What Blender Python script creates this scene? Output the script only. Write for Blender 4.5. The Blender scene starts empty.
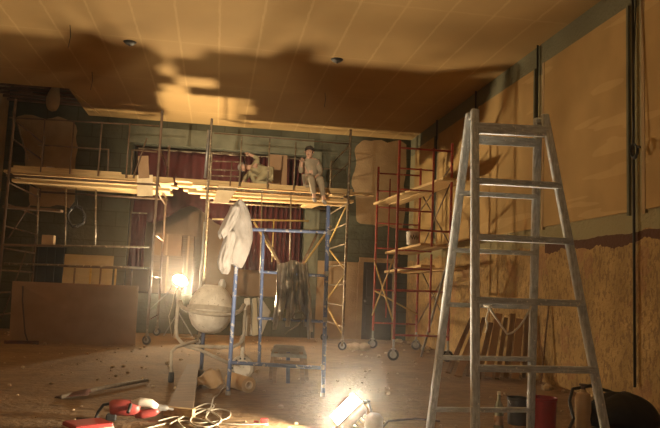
import bpy, bmesh, math, random
from mathutils import Vector as V, Matrix, noise
random.seed(7)
SC = bpy.context.scene
COL = SC.collection
# ------------------------------------------------------------------ camera model
CH = 1.3
F, YAW, PIT, ROL = 696.4, 0.157376, 0.107095, 0.04177
XR, YB, H = 5.1129, 18.4085, 5.4915
XL = -5.45
FW = V((math.sin(YAW)*math.cos(PIT), math.cos(YAW)*math.cos(PIT), math.sin(PIT)))
_r = V((math.cos(YAW), -math.sin(YAW), 0)); _u = _r.cross(FW)
RT = _r*math.cos(ROL)+_u*math.sin(ROL); UP = -_r*math.sin(ROL)+_u*math.cos(ROL)
CAM = V((0, 0, CH))
def ray(x, y): return FW+RT*((x-330)/F)-UP*((y-214)/F)
def G(x, y, z=0.0):
    d = ray(x, y); return CAM+d*((z-CH)/d.z)
def D(x, y, Y):
    d = ray(x, y); return CAM+d*(Y/d.y)
def W(x, y, X=XR):
    d = ray(x, y); return CAM+d*(X/d.x)
def PX(p):
    d = V(p)-CAM; z = d.dot(FW); return (330+F*d.dot(RT)/z, 214-F*d.dot(UP)/z)
# ------------------------------------------------------------------ materials
M = {}
def mat(name, c1, c2=None, scale=6, rough=.8, metal=0, bump=0, bscale=40, stretch=(1, 1, 1), spots=None, spot_scale=30, spot_at=.62, emit=None, strength=0, contrast=(.35, .65)):
    m = bpy.data.materials.new(name); m.use_nodes = True
    nt = m.node_tree; n = nt.nodes; L = nt.links
    b = n['Principled BSDF']; b.inputs['Roughness'].default_value = rough; b.inputs['Metallic'].default_value = metal
    if emit:
        b.inputs['Base Color'].default_value = (*c1, 1)
        b.inputs['Emission Color'].default_value = (*emit, 1); b.inputs['Emission Strength'].default_value = strength
        M[name] = m; return m
    c2 = c2 or tuple(k*.75 for k in c1)
    tc = n.new('ShaderNodeTexCoord'); mp = n.new('ShaderNodeMapping'); mp.inputs['Scale'].default_value = stretch
    L.new(tc.outputs['Object'], mp.inputs['Vector'])
    nz = n.new('ShaderNodeTexNoise'); nz.inputs['Scale'].default_value = scale; nz.inputs['Detail'].default_value = 6
    L.new(mp.outputs[0], nz.inputs['Vector'])
    rp = n.new('ShaderNodeValToRGB'); rp.color_ramp.elements[0].position = contrast[0]; rp.color_ramp.elements[1].position = contrast[1]
    rp.color_ramp.elements[0].color = (*c2, 1); rp.color_ramp.elements[1].color = (*c1, 1)
    L.new(nz.outputs['Fac'], rp.inputs['Fac'])
    out = rp.outputs['Color']
    if spots:
        s = n.new('ShaderNodeTexNoise'); s.inputs['Scale'].default_value = spot_scale; s.inputs['Detail'].default_value = 2
        L.new(tc.outputs['Object'], s.inputs['Vector'])
        r2 = n.new('ShaderNodeValToRGB'); r2.color_ramp.elements[0].position = spot_at; r2.color_ramp.elements[1].position = spot_at+.04
        L.new(s.outputs['Fac'], r2.inputs['Fac'])
        mx = n.new('ShaderNodeMix'); mx.data_type = 'RGBA'
        L.new(r2.outputs['Color'], mx.inputs[0]); L.new(out, mx.inputs[6]); mx.inputs[7].default_value = (*spots, 1)
        out = mx.outputs[2]
    L.new(out, b.inputs['Base Color'])
    if bump:
        bn = n.new('ShaderNodeTexNoise'); bn.inputs['Scale'].default_value = bscale; bn.inputs['Detail'].default_value = 4
        L.new(mp.outputs[0], bn.inputs['Vector'])
        bp = n.new('ShaderNodeBump'); bp.inputs['Strength'].default_value = bump; bp.inputs['Distance'].default_value = .03
        L.new(bn.outputs['Fac'], bp.inputs['Height']); L.new(bp.outputs[0], b.inputs['Normal'])
    M[name] = m; return m

mat('ladder_wood', (.64, .68, .69), (.40, .42, .42), 14, .75, stretch=(4, 4, .7), spots=(.78, .76, .70), spot_scale=42, spot_at=.66, bump=.2)
mat('rung_wood', (.64, .68, .69), (.40, .42, .42), 14, .75, stretch=(.7, 4, 4), spots=(.80, .78, .72), spot_scale=38, spot_at=.63, bump=.2)
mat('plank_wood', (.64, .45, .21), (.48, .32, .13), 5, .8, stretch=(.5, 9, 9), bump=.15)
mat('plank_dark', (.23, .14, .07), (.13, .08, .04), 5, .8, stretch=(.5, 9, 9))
mat('board_brown', (.34, .21, .11), (.29, .175, .085), 3, .85)
mat('board_pale', (.50, .42, .28), (.42, .34, .21), 3, .85)
mat('red_steel', (.42, .055, .03), (.28, .035, .02), 9, .5, spots=(.40, .24, .13), spot_scale=25, spot_at=.64)
mat('blue_steel', (.13, .19, .37), (.09, .13, .26), 9, .45, spots=(.45, .44, .45), spot_scale=24, spot_at=.6)
mat('dull_steel', (.30, .24, .15), (.16, .11, .07), 8, .45, metal=.35, spots=(.5, .42, .28), spot_scale=20, spot_at=.6)
mat('rust_steel', (.20, .09, .05), (.12, .06, .04), 8, .6, metal=.2)
mat('yellow_steel', (.58, .40, .12), (.42, .28, .08), 8, .5)
mat('brown_steel', (.17, .10, .055), (.10, .06, .03), 8, .5)
mat('grey_steel', (.42, .41, .39), (.3, .29, .27), 8, .4, metal=.5)
mat('rubber', (.035, .032, .03), (.02, .02, .02), 10, .7)
mat('black_plastic', (.03, .03, .03), (.015, .015, .015), 10, .5)
mat('curtain_red', (.095, .011, .009), (.055, .006, .005), 2, .85)
mat('white_cloth', (.46, .43, .40), (.36, .33, .30), 7, .9, bump=.25, bscale=60)
mat('silver_sheet', (.52, .46, .36), (.12, .10, .075), 5, .33, metal=.8)
mat('cement_dust', (.74, .68, .57), (.58, .52, .42), 9, .9, spots=(.34, .27, .19), spot_scale=26, spot_at=.66, bump=.3)
mat('cement_grey', (.46, .40, .31), (.33, .28, .21), 9, .85, bump=.2)
mat('dark_blue_steel', (.06, .08, .16), (.04, .05, .1), 9, .5)
mat('paper_roll', (.62, .42, .22), (.5, .33, .16), 4, .85)
mat('cardboard', (.55, .40, .24), (.45, .31, .17), 4, .9)
mat('carton_pale', (.86, .70, .44), (.74, .58, .34), 4, .9)
mat('drill_red', (.42, .08, .07), (.3, .05, .045), 8, .45)
mat('tool_dark', (.05, .045, .04), (.03, .03, .03), 8, .6)
mat('skin', (.62, .38, .26), (.52, .3, .2), 8, .6)
mat('hair', (.06, .04, .025), (.03, .02, .015), 12, .7)
mat('olive_cloth', (.40, .34, .19), (.30, .25, .13), 6, .9)
mat('beige_cloth', (.36, .30, .21), (.27, .22, .15), 6, .9)
mat('shoe', (.45, .42, .38), (.3, .28, .25), 6, .8)
mat('rope', (.68, .62, .5), (.5, .44, .33), 30, .9)
mat('cable_white', (.5, .44, .34), (.4, .35, .26), 10, .6)
mat('cable_dark', (.03, .028, .025), (.02, .02, .02), 10, .6)
mat('cord_brown', (.10, .06, .04), (.07, .04, .03), 10, .7)
mat('bucket_red', (.40, .03, .025), (.3, .02, .02), 6, .5)
mat('bucket_white', (.66, .62, .54), (.55, .5, .42), 8, .6)
mat('bottle_green', (.25, .25, .17), (.17, .17, .11), 6, .12)
mat('sack_black', (.014, .013, .014), (.008, .008, .009), 12, .7, bump=.4, bscale=15)
mat('plaster_tan', (.40, .28, .145), (.33, .22, .11), 3, .9, bump=.3, bscale=30)
mat('trim_pale', (.15, .15, .10), (.105, .105, .068), 3, .9, bump=.2, bscale=20)
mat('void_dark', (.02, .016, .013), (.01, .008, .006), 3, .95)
mat('lath', (.16, .08, .045), (.1, .05, .03), 4, .9)
mat('door_paint', (.085, .075, .065), (.06, .052, .045), 4, .6)
mat('lime_stone', (.50, .38, .22), (.36, .26, .14), 6, .95, bump=.5, bscale=18)
mat('stone_bits', (.50, .38, .24), (.3, .22, .13), 12, .95)
mat('lamp_body', (.30, .28, .26), (.2, .19, .17), 8, .5, metal=.4)
mat('lamp_body_dusty', (.40, .36, .31), (.3, .26, .22), 8, .6)
mat('lamp_glass', (.9, .9, .9), emit=(1.0, .76, .46), strength=2250)
mat('flood_glass', (.9, .9, .9), emit=(1.0, .80, .55), strength=3000)
mat('print_dark', (.09, .07, .06), (.06, .05, .04), 8, .7)
mat('handle_wood', (.20, .16, .11), (.13, .1, .07), 6, .8, stretch=(6, 6, 1))
mat('spade_rust', (.13, .055, .035), (.08, .035, .025), 14, .85)
mat('grey_cloth', (.20, .19, .16), (.13, .12, .1), 6, .9)

def special_floor():
    m = mat('floor_dust', (.28, .175, .072), (.185, .112, .044), 1.1, .95, contrast=(.3, .7))
    nt = m.node_tree; n = nt.nodes; L = nt.links; b = n['Principled BSDF']
    tc = n['Texture Coordinate']; src = b.inputs['Base Color'].links[0].from_socket
    s = n.new('ShaderNodeTexNoise'); s.inputs['Scale'].default_value = 7; s.inputs['Detail'].default_value = 8; s.inputs['Roughness'].default_value = .7
    mp = n.new('ShaderNodeMapping'); mp.inputs['Scale'].default_value = (.6, 1.5, 1); L.new(tc.outputs['Object'], mp.inputs['Vector']); L.new(mp.outputs[0], s.inputs['Vector'])
    r = n.new('ShaderNodeValToRGB'); r.color_ramp.elements[0].position = .34; r.color_ramp.elements[1].position = .56
    r.color_ramp.elements[0].color = (.55, .5, .44, 1); r.color_ramp.elements[1].color = (1, 1, 1, 1)
    L.new(s.outputs['Fac'], r.inputs['Fac'])
    mx = n.new('ShaderNodeMix'); mx.data_type = 'RGBA'; mx.blend_type = 'MULTIPLY'; mx.inputs[0].default_value = .8
    L.new(src, mx.inputs[6]); L.new(r.outputs['Color'], mx.inputs[7]); L.new(mx.outputs[2], b.inputs['Base Color'])
    bn = n.new('ShaderNodeTexNoise'); bn.inputs['Scale'].default_value = 14; bn.inputs['Detail'].default_value = 8; L.new(tc.outputs['Object'], bn.inputs['Vector'])
    bp = n.new('ShaderNodeBump'); bp.inputs['Strength'].default_value = .6; bp.inputs['Distance'].default_value = .04
    L.new(bn.outputs['Fac'], bp.inputs['Height']); L.new(bp.outputs[0], b.inputs['Normal'])
special_floor()

def mathn(nt, op, a, bb=None):
    k = nt.nodes.new('ShaderNodeMath'); k.operation = op
    for i, v in enumerate((a, bb)):
        if v is None: continue
        if isinstance(v, (int, float)): k.inputs[i].default_value = v
        else: nt.links.new(v, k.inputs[i])
    return k.outputs[0]
def mixc(nt, fac, a, bb, mode='MIX'):
    k = nt.nodes.new('ShaderNodeMix'); k.data_type = 'RGBA'; k.blend_type = mode
    for i, v in ((0, fac), (6, a), (7, bb)):
        if isinstance(v, (int, float)): k.inputs[i].default_value = v
        elif isinstance(v, tuple): k.inputs[i].default_value = (*v, 1)
        else: nt.links.new(v, k.inputs[i])
    return k.outputs[2]
def noi(nt, vec, scale, detail=5):
    k = nt.nodes.new('ShaderNodeTexNoise'); k.inputs['Scale'].default_value = scale; k.inputs['Detail'].default_value = detail
    nt.links.new(vec, k.inputs['Vector']); return k.outputs['Fac']

def special_ceiling():
    m = mat('ceiling_board', (.43, .28, .105), (.37, .235, .085), .8, .9)
    nt = m.node_tree; b = nt.nodes['Principled BSDF']; src = b.inputs['Base Color'].links[0].from_socket
    tc = nt.nodes['Texture Coordinate'].outputs['Object']
    sp = nt.nodes.new('ShaderNodeSeparateXYZ'); nt.links.new(tc, sp.inputs[0])
    wob = mathn(nt, 'MULTIPLY', mathn(nt, 'SUBTRACT', noi(nt, tc, 9, 3), .5), .05)
    fx = mathn(nt, 'FRACT', mathn(nt, 'DIVIDE', mathn(nt, 'ADD', mathn(nt, 'ADD', sp.outputs['X'], wob), .2), .68))
    line = mathn(nt, 'LESS_THAN', fx, .055)
    ln = mathn(nt, 'MULTIPLY', line, mathn(nt, 'MULTIPLY', noi(nt, tc, 2.2, 3), .42))
    fy = mathn(nt, 'FRACT', mathn(nt, 'DIVIDE', mathn(nt, 'ADD', sp.outputs['Y'], mathn(nt, 'ADD', wob, .4)), 2.5))
    ly = mathn(nt, 'MULTIPLY', mathn(nt, 'LESS_THAN', fy, .02), .12)
    c = mixc(nt, mathn(nt, 'MAXIMUM', ln, ly), src, (.72, .52, .26))
    nt.links.new(c, b.inputs['Base Color'])
special_ceiling()

def special_right_wall():
    m = mat('right_wall', (.46, .30, .115), (.31, .2, .07), 2.5, .95, bump=1.0, bscale=22)
    nt = m.node_tree; b = nt.nodes['Principled BSDF']; src = b.inputs['Base Color'].links[0].from_socket
    tc = nt.nodes['Texture Coordinate'].outputs['Object']
    sp = nt.nodes.new('ShaderNodeSeparateXYZ'); nt.links.new(tc, sp.inputs[0])
    mpz = nt.nodes.new('ShaderNodeMapping'); mpz.inputs['Scale'].default_value = (1, 1.5, .8); nt.links.new(tc, mpz.inputs['Vector']); chips = noi(nt, mpz.outputs[0], 14, 4)
    ch = mathn(nt, 'MULTIPLY', mathn(nt, 'GREATER_THAN', chips, .55), .75)
    c = mixc(nt, ch, src, (.22, .135, .055))
    big = mathn(nt, 'MULTIPLY', mathn(nt, 'GREATER_THAN', noi(nt, tc, 1.6, 5), .6), .5)
    c = mixc(nt, big, c, (.34, .17, .08))
    n1 = mathn(nt, 'MULTIPLY', mathn(nt, 'SUBTRACT', noi(nt, tc, 2.4, 6), .5), .35)
    z = mathn(nt, 'ADD', sp.outputs['Z'], n1)
    up = mathn(nt, 'GREATER_THAN', z, 2.13)
    c = mixc(nt, up, c, (.30, .26, .135))
    band = mathn(nt, 'MULTIPLY', mathn(nt, 'GREATER_THAN', z, 2.02), mathn(nt, 'LESS_THAN', mathn(nt, 'ADD', sp.outputs['Z'], mathn(nt, 'MULTIPLY', n1, .3)), 2.16))
    band = mathn(nt, 'MULTIPLY', band, mathn(nt, 'LESS_THAN', sp.outputs['Y'], 10.35))
    c = mixc(nt, band, c, (.10, .042, .022))
    top = mathn(nt, 'GREATER_THAN', z, 5.0)  # dark rough strip under the ceiling, with the shreds' shadow put into its colour
    c = mixc(nt, top, c, (.17, .165, .10))
    nt.links.new(c, b.inputs['Base Color'])
special_right_wall()
def special_panel():
    m = mat('wall_panel', (.44, .285, .105), (.36, .23, .08), 1.5, .9)
    nt = m.node_tree; b = nt.nodes['Principled BSDF']; src = b.inputs['Base Color'].links[0].from_socket
    tc = nt.nodes['Texture Coordinate'].outputs['Object']
    mp = nt.nodes.new('ShaderNodeMapping'); mp.inputs['Scale'].default_value = (1, .25, 2.6); mp.inputs['Rotation'].default_value = (.12, 0, 0)
    nt.links.new(tc, mp.inputs['Vector'])
    s = mathn(nt, 'MULTIPLY', mathn(nt, 'GREATER_THAN', noi(nt, mp.outputs[0], 1.6, 2), .6), .16)
    nt.links.new(mixc(nt, s, src, (.75, .55, .27)), b.inputs['Base Color'])
special_panel()
def special_back():
    m = mat('back_wall', (.105, .105, .07), (.07, .07, .046), 1.6, .95, bump=.4, bscale=14)
    nt = m.node_tree; b = nt.nodes['Principled BSDF']; src = b.inputs['Base Color'].links[0].from_socket
    tc = nt.nodes['Texture Coordinate'].outputs['Object']
    mp = nt.nodes.new('ShaderNodeMapping'); mp.inputs['Rotation'].default_value = (math.pi/2, 0, 0); nt.links.new(tc, mp.inputs['Vector'])
    br = nt.nodes.new('ShaderNodeTexBrick'); br.inputs['Scale'].default_value = 1; br.inputs['Brick Width'].default_value = .75; br.inputs['Row Height'].default_value = .38
    br.inputs['Mortar Size'].default_value = .012; br.inputs['Color1'].default_value = (1, 1, 1, 1); br.inputs['Color2'].default_value = (.82, .86, .8, 1); br.inputs['Mortar'].default_value = (.6, .55, .42, 1)
    nt.links.new(mp.outputs[0], br.inputs['Vector'])
    nt.links.new(mixc(nt, .9, src, br.outputs['Color'], 'MULTIPLY'), b.inputs['Base Color'])
special_back()

# ------------------------------------------------------------------ mesh helpers
class MB:
    def __init__(s): s.bm = bmesh.new()
    def box(s, c, size, rot=None):
        r = bmesh.ops.create_cube(s.bm, size=1)['verts']
        mt = Matrix.Translation(V(c)) @ (rot.to_4x4() if rot else Matrix.Identity(4)) @ Matrix.Diagonal((*size, 1))
        bmesh.ops.transform(s.bm, matrix=mt, verts=r); return s
    def beam(s, a, b, w, h, up=(0, 0, 1)):
        a, b = V(a), V(b); d = b-a; l = d.length; z = d.normalized(); u = V(up)
        if abs(z.dot(u)) > .98: u = V((0, 1, 0))
        x = u.cross(z).normalized(); y = z.cross(x)
        return s.box((a+b)/2, (w, h, l), Matrix((x, y, z)).transposed())
    def path(s, pts, r, n=8, closed=False, cap=True):
        pts = [V(p) for p in pts]; N = len(pts); rings = []
        rr = r if isinstance(r, (list, tuple)) else [r]*N
        prev = None
        for i, p in enumerate(pts):
            if closed: t = (pts[(i+1) % N]-pts[i-1])
            else: t = pts[min(i+1, N-1)]-pts[max(i-1, 0)]
            t.normalize()
            if prev is None:
                x = t.orthogonal().normalized()
            else:
                x = prev-t*prev.dot(t)
                x = x.normalized() if x.length > 1e-5 else t.orthogonal().normalized()
            prev = x; y = t.cross(x)
            rings.append([s.bm.verts.new(p+(x*math.cos(k*2*math.pi/n)+y*math.sin(k*2*math.pi/n))*rr[i]) for k in range(n)])
        for i in range(N if closed else N-1):
            A, B = rings[i], rings[(i+1) % N]
            for k in range(n): s.bm.faces.new((A[k], A[(k+1) % n], B[(k+1) % n], B[k]))
        if cap and not closed:
            s.bm.faces.new(rings[0][::-1]); s.bm.faces.new(rings[-1])
        return s
    def tube(s, a, b, r, n=10): return s.path([a, b], r, n)
    def lathe(s, prof, o, axis=(0, 0, 1), n=28, closed=False):
        ax = V(axis).normalized(); x = ax.orthogonal().normalized(); y = ax.cross(x); o = V(o); rings = []
        for r, t in prof:
            rings.append([s.bm.verts.new(o+ax*t+(x*math.cos(k*2*math.pi/n)+y*math.sin(k*2*math.pi/n))*max(r, .0005)) for k in range(n)])
        m = len(rings)
        for i in range(m if closed else m-1):
            A, B = rings[i], rings[(i+1) % m]
            for k in range(n): s.bm.faces.new((A[k], A[(k+1) % n], B[(k+1) % n], B[k]))
        if not closed:
            s.bm.faces.new(rings[0][::-1]); s.bm.faces.new(rings[-1])
        return s
    def rings(s, R, closed=True, cap=True):
        vs = [[s.bm.verts.new(V(p)) for p in r] for r in R]
        n = len(vs[0])
        for A, B in zip(vs, vs[1:]):
            for k in range(n if closed else n-1): s.bm.faces.new((A[k], A[(k+1) % n], B[(k+1) % n], B[k]))
        if closed and cap:
            s.bm.faces.new(vs[0][::-1]); s.bm.faces.new(vs[-1])
        return s
    def slab(s, poly, off):
        a = [s.bm.verts.new(V(p)) for p in poly]; b = [s.bm.verts.new(V(p)+V(off)) for p in poly]
        n = len(a); s.bm.faces.new(a[::-1]); s.bm.faces.new(b)
        for k in range(n): s.bm.faces.new((a[k], a[(k+1) % n], b[(k+1) % n], b[k]))
        return s
    def sphere(s, c, r, seg=16, scale=(1, 1, 1)):
        v = bmesh.ops.create_uvsphere(s.bm, u_segments=seg, v_segments=max(6, seg//2), radius=r)['verts']
        bmesh.ops.transform(s.bm, matrix=Matrix.Translation(V(c)) @ Matrix.Diagonal((*scale, 1)), verts=v); return s
    def build(s, name, m, parent=None, loc=None, smooth=False, bevel=0, solid=0, sub=0):
        bmesh.ops.recalc_face_normals(s.bm, faces=s.bm.faces)
        o3 = V(ORG[parent.name]) if parent else V(loc or (0, 0, 0))
        bmesh.ops.translate(s.bm, verts=s.bm.verts, vec=-o3)
        me = bpy.data.meshes.new(name); s.bm.to_mesh(me); s.bm.free()
        me.materials.append(M[m])
        if smooth:
            for p in me.polygons: p.use_smooth = True
            if smooth == 'auto': me.set_sharp_from_angle(angle=math.radians(40))
        o = bpy.data.objects.new(name, me); COL.objects.link(o)
        if parent: o.parent = parent
        else: o.location = o3
        ORG[o.name] = o3
        if solid:
            k = o.modifiers.new('solid', 'SOLIDIFY'); k.thickness = solid; k.offset = 0
        if bevel:
            k = o.modifiers.new('bevel', 'BEVEL'); k.width = bevel; k.segments = 2; k.limit_method = 'ANGLE'
        if sub:
            k = o.modifiers.new('sub', 'SUBSURF'); k.levels = sub; k.render_levels = sub
        return o
ORG = {}
def tag(o, label=None, cat=None, group=None, kind=None):
    if label: o['label'] = label
    if cat: o['category'] = cat
    if group: o['group'] = group
    if kind: o['kind'] = kind
    return o
def thing(name, label, cat, loc, group=None):
    o = bpy.data.objects.new(name, None); o.empty_display_size = .1; COL.objects.link(o); o.location = V(loc); ORG[o.name] = V(loc)
    return tag(o, label, cat, group)
def struct(name, mb, m, **k): return tag(mb.build(name, m, **k), kind='structure')
def on_line(A, B, ypx):
    lo, hi = 0., 1.
    a, b = V(A), V(B); s = PX(a)[1] < PX(b)[1]
    for _ in range(40):
        t = (lo+hi)/2
        if (PX(a.lerp(b, t))[1] < ypx) == s: lo = t
        else: hi = t
    return a.lerp(b, lo)

# ------------------------------------------------------------------ the setting
Y0 = -3.0
struct('floor', MB().box(((XL+XR)/2, (Y0+YB+2.6)/2, -.1), (XR-XL+.6, YB+2.6-Y0, .2)), 'floor_dust')
# ceiling with the broken-out corner at far left
hx, hy = -3.45, 15.9
c = MB().box(((hx+XR)/2, (Y0+YB)/2, H+.03), (XR-hx, YB-Y0, .06)).box(((XL+hx)/2, (Y0+hy)/2, H+.03), (hx-XL, hy-Y0, .06))
ceil = struct('ceiling', c, 'ceiling_board')
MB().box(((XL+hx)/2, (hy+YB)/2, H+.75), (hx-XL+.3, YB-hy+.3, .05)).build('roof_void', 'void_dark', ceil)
b = MB()
for k in range(7): b.box(((XL+hx)/2, hy+.2+k*.36, H+.22), (hx-XL, .07, .05))
b.build('lath', 'lath', ceil)
b = MB()
for k in range(3): b.box((XL+.5+k*.7, (hy+YB)/2, H+.38), (.12, YB-hy, .22))
b.build('joist', 'lath', ceil)
b = MB().slab([(hx-.02, hy, H-.02), (hx+.02, hy, H-.02), (hx+.3, YB-.1, H-.02), (hx-.02, YB-.1, H-.02)], (0, 0, .02))
b.build('broken_edge', 'ceiling_board', ceil)

# back wall with stage opening, door opening and hatch
SX0, SX1, SZ0, SZ1 = -2.31, 2.25, 1.0, 4.86
DX0, DX1, DZ = D(362, 300, YB).x, D(392, 300, YB).x, 2.06
HX0, HX1, HZ0, HZ1 = D(30, 270, YB).x, D(65, 270, YB).x, .15, D(45, 246, YB).z
w = MB(); t = .3; yc = YB+t/2
def wbox(x0, x1, z0, z1): w.box(((x0+x1)/2, yc, (z0+z1)/2), (x1-x0, t, z1-z0))
wbox(XL, HX0, 0, H+.8); wbox(HX0, HX1, HZ1, H+.8); wbox(HX0, HX1, 0, HZ0); wbox(HX1, SX0, 0, H+.8)
wbox(SX0, SX1, 0, SZ0); wbox(SX0, SX1, SZ1, H+.8); wbox(SX1, DX0, 0, H+.8); wbox(DX0, DX1, DZ, H+.8); wbox(DX1, XR, 0, H+.8)
bw = struct('wall_back', w, 'back_wall')
def blob(px, Y, amp=.05, n=64, seed=0):
    P = [D(x, y, Y) for x, y in px]; out = []
    for i in range(len(P)):
        a, b2 = P[i], P[(i+1) % len(P)]
        for k in range(6):
            p = a.lerp(b2, k/6); out.append(p+V((noise.noise(p*3+V((seed, 0, 0)))*amp, 0, noise.noise(p*3+V((0, seed, 5)))*amp)))
    return out
MB().slab(blob([(360, 142), (372, 139.5), (405, 142), (404, 230), (384, 226), (358, 222), (355, 212), (353, 170), (355, 152)], YB, .16), (0, -.025, 0)).build('plaster_patch', 'plaster_tan', bw)
MB().slab(blob([(20, 116), (60, 118), (75, 122), (77, 150), (74, 200), (70, 207), (30, 205), (24, 160)], YB, .12, seed=3), (0, -.025, 0)).build('plaster_patch', 'plaster_tan', bw)
p0, p1 = D(325, 262, YB), D(362, 262, YB)
MB().box(((SX1+.39+DX0-.1)/2, YB-.012, 1.02), (DX0-.1-SX1-.39, .024, 2.04)).build('lower_plaster', 'plaster_tan', bw)
# stage behind the opening
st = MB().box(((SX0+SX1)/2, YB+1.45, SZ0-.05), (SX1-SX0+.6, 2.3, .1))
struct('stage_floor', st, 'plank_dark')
st = MB().box(((SX0+SX1)/2, YB+2.55, 3), (SX1-SX0+.8, .1, 4.4)).box((SX0-.35, YB+1.45, 3), (.1, 2.3, 4.4)).box((SX1+.35, YB+1.45, 3), (.1, 2.3, 4.4)).box(((SX0+SX1)/2, YB+1.45, 5.2), (SX1-SX0+.8, 2.3, .1))
struct('wall_stage', st, 'board_brown')
fr = MB().box((SX1+.19, YB-.04, (SZ0+SZ1+.1)/2), (.38, .08, SZ1-SZ0+.1)).box(((SX0+SX1)/2, YB-.03, SZ1+.22), (SX1-SX0+.3, .06, .44))
struct('trim_1', fr, 'trim_pale')
fr = MB().box((DX0-.07, YB-.03, DZ/2), (.14, .06, DZ)).box((DX1+.05, YB-.03, DZ/2), (.1, .06, DZ)).box(((DX0+DX1)/2, YB-.03, DZ+.06), (DX1-DX0+.24, .06, .12))
dr = struct('door_1', MB().box(((DX0+DX1)/2, YB+.12, DZ/2), (DX1-DX0, .05, DZ)), 'door_paint')
fr.build('door_frame', 'plaster_tan', dr)
b = MB()
for zz in (.55, 1.5): b.box(((DX0+DX1)/2, YB+.085, zz), ((DX1-DX0)*.7, .03, .75))
b.build('door_panel', 'door_paint', dr, bevel=.01)
MB().sphere((DX0+.1, YB+.06, 1.02), .035).tube((DX0+.1, YB+.1, 1.02), (DX0+.1, YB+.06, 1.02), .012).build('door_handle', 'grey_steel', dr)
hd = struct('door_2', MB().box(((HX0+HX1)/2, YB+.24, (HZ0+HZ1)/2), (HX1-HX0, .05, HZ1-HZ0)), 'void_dark')
b = MB()
for k in range(4): b.box((HX0+(k+.5)*(HX1-HX0)/4, YB+.18, (HZ0+HZ1)/2), (.03, .03, HZ1-HZ0))
b.build('grille', 'void_dark', hd)

# right wall
rw = struct('wall_right', MB().box((XR+.15, (Y0+YB)/2, H/2), (.3, YB-Y0, H)), 'right_wall')
posts = [18.05, 16.0, 13.4, 10.55, 7.86, 5.1, 2.4, -.3]
for a, b2 in zip(posts, posts[1:]):
    g = .19
    bmx = MB().box((XR-.015, (a-g+b2+g)/2, (2.42+5.12)/2), (.03, a-b2-2*g, 5.12-2.42)); bmx.build('wall_panel', 'wall_panel', rw, bevel=.006)
for y in posts[1:]:
    MB().box((XR-.018, y+.17, 3.75), (.036, .045, 2.75)).build('batten', 'trim_pale', rw)
    MB().box((XR-.018, y-.16, 3.75), (.036, .06, 2.75)).build('batten', 'plaster_tan', rw)
for y, z0 in ((7.9, .27), (10.6, 2.5), (13.42, 2.4), (16.0, 2.6)):
    MB().tube((XR-.035, y, z0), (XR-.035, y, H), .017, 8).build('conduit', 'cable_dark', rw, smooth=True)
struct('wall_left', MB().box((XL-.15, (Y0+YB)/2, H/2+.4), (.3, YB-Y0, H+.8)), 'plaster_tan')
sk = MB()
for k in range(60):
    y = random.uniform(7, 18); r = random.uniform(.02, .09)
    sk.sphere((XR-random.uniform(.12, .42), y, r*.4), r, 6, (1, 1.3, .7))
for k in range(420):
    y = random.uniform(6.2, 17.8); x = random.uniform(XL+.3, XR-.3); r = random.choice((.008, .012, .016, .025, .035)) * random.uniform(.6, 1.2)
    sk.sphere((x, y, r*.4), r, 5, (1, 1.2, .7))
tag(sk.build('rubble', 'stone_bits'), 'plaster crumbs and stone bits scattered over the dusty floor and wall foot', 'rubble', kind='stuff')

# ------------------------------------------------------------------ big painter's stepladder
def foot(x0, y0, x1, y1, Yt):
    s = (x1-x0)/(y1-y0); y = 420.
    for _ in range(200):
        x = x0+s*(y-y0); g = G(x, y)
        y += (g.y-Yt)*6
    return G(x0+s*(y-y0), y)
LYt, LYf, LYb = 5.92, 5.38, 6.42
topL, topR = D(473.5, 112, LYt), D(543, 117, LYt+.03)
f2 = foot(474, 110, 475, 428, LYf); f4 = foot(545, 115, 605, 428, LYf+.05)
f1 = foot(472, 110, 430, 428, LYb); f3 = foot(540, 115, 530.5, 428, LYb+.05)
lad = thing('stepladder', 'tall grey paint-spattered wooden stepladder standing open on the dusty floor', 'ladder', ((f1+f2+f3+f4)/4*1.0))
dy = V((0, .035, 0))
tops = {2: topL-dy, 1: topL+dy*1.2+V((-.02, 0, -.02)), 4: topR-dy, 3: topR+dy*1.2+V((-.03, 0, -.02))}
feet = {1: f1, 2: f2, 3: f3, 4: f4}
for k in (1, 2, 3, 4):
    d = (tops[k]-feet[k]).normalized()
    MB().beam(feet[k]+V((0, 0, .0))+d*.02, tops[k]+d*.02, .078, .05, up=(0, 1, 0)).build('stile', 'ladder_wood', lad, bevel=.018)
def rung(a, b2, w=.055, h=.042): MB().beam(a, b2, w, h).build('rung', 'rung_wood', lad, bevel=.005)
for y in (181, 237, 300, 368, 441):
    p = on_line(tops[2], feet[2], y); tt = (tops[2].z-p.z)/(tops[2].z-feet[2].z)
    q = tops[4].lerp(feet[4], tt); rung(p-dy*.3, q-dy*.3+V((.02, 0, 0)), .06, .055)
for y in (193, 250, 304.5, 357.5, 409.5):
    p = on_line(tops[1], feet[1], y); tt = (tops[1].z-p.z)/(tops[1].z-feet[1].z)
    q = tops[3].lerp(feet[3], tt); rung(p+V((-.015, 0, 0)), q+V((.015, 0, 0)))
p, q = on_line(tops[2], feet[2], 128), on_line(tops[4], feet[4], 132)
MB().beam(p, q, .045, .1).build('top_rail', 'rung_wood', lad, bevel=.006)
p, q = on_line(tops[1], feet[1], 139), on_line(tops[3], feet[3], 143)
MB().beam(p, q, .045, .08).build('top_rail', 'rung_wood', lad, bevel=.006)
for a in ('2', '4'):
    MB().tube(tops[int(a)]+V((-.05, .04, -.06)), tops[int(a)]+V((.05, .04, -.06)), .012).build('hinge_bolt', 'grey_steel', lad)
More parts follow.
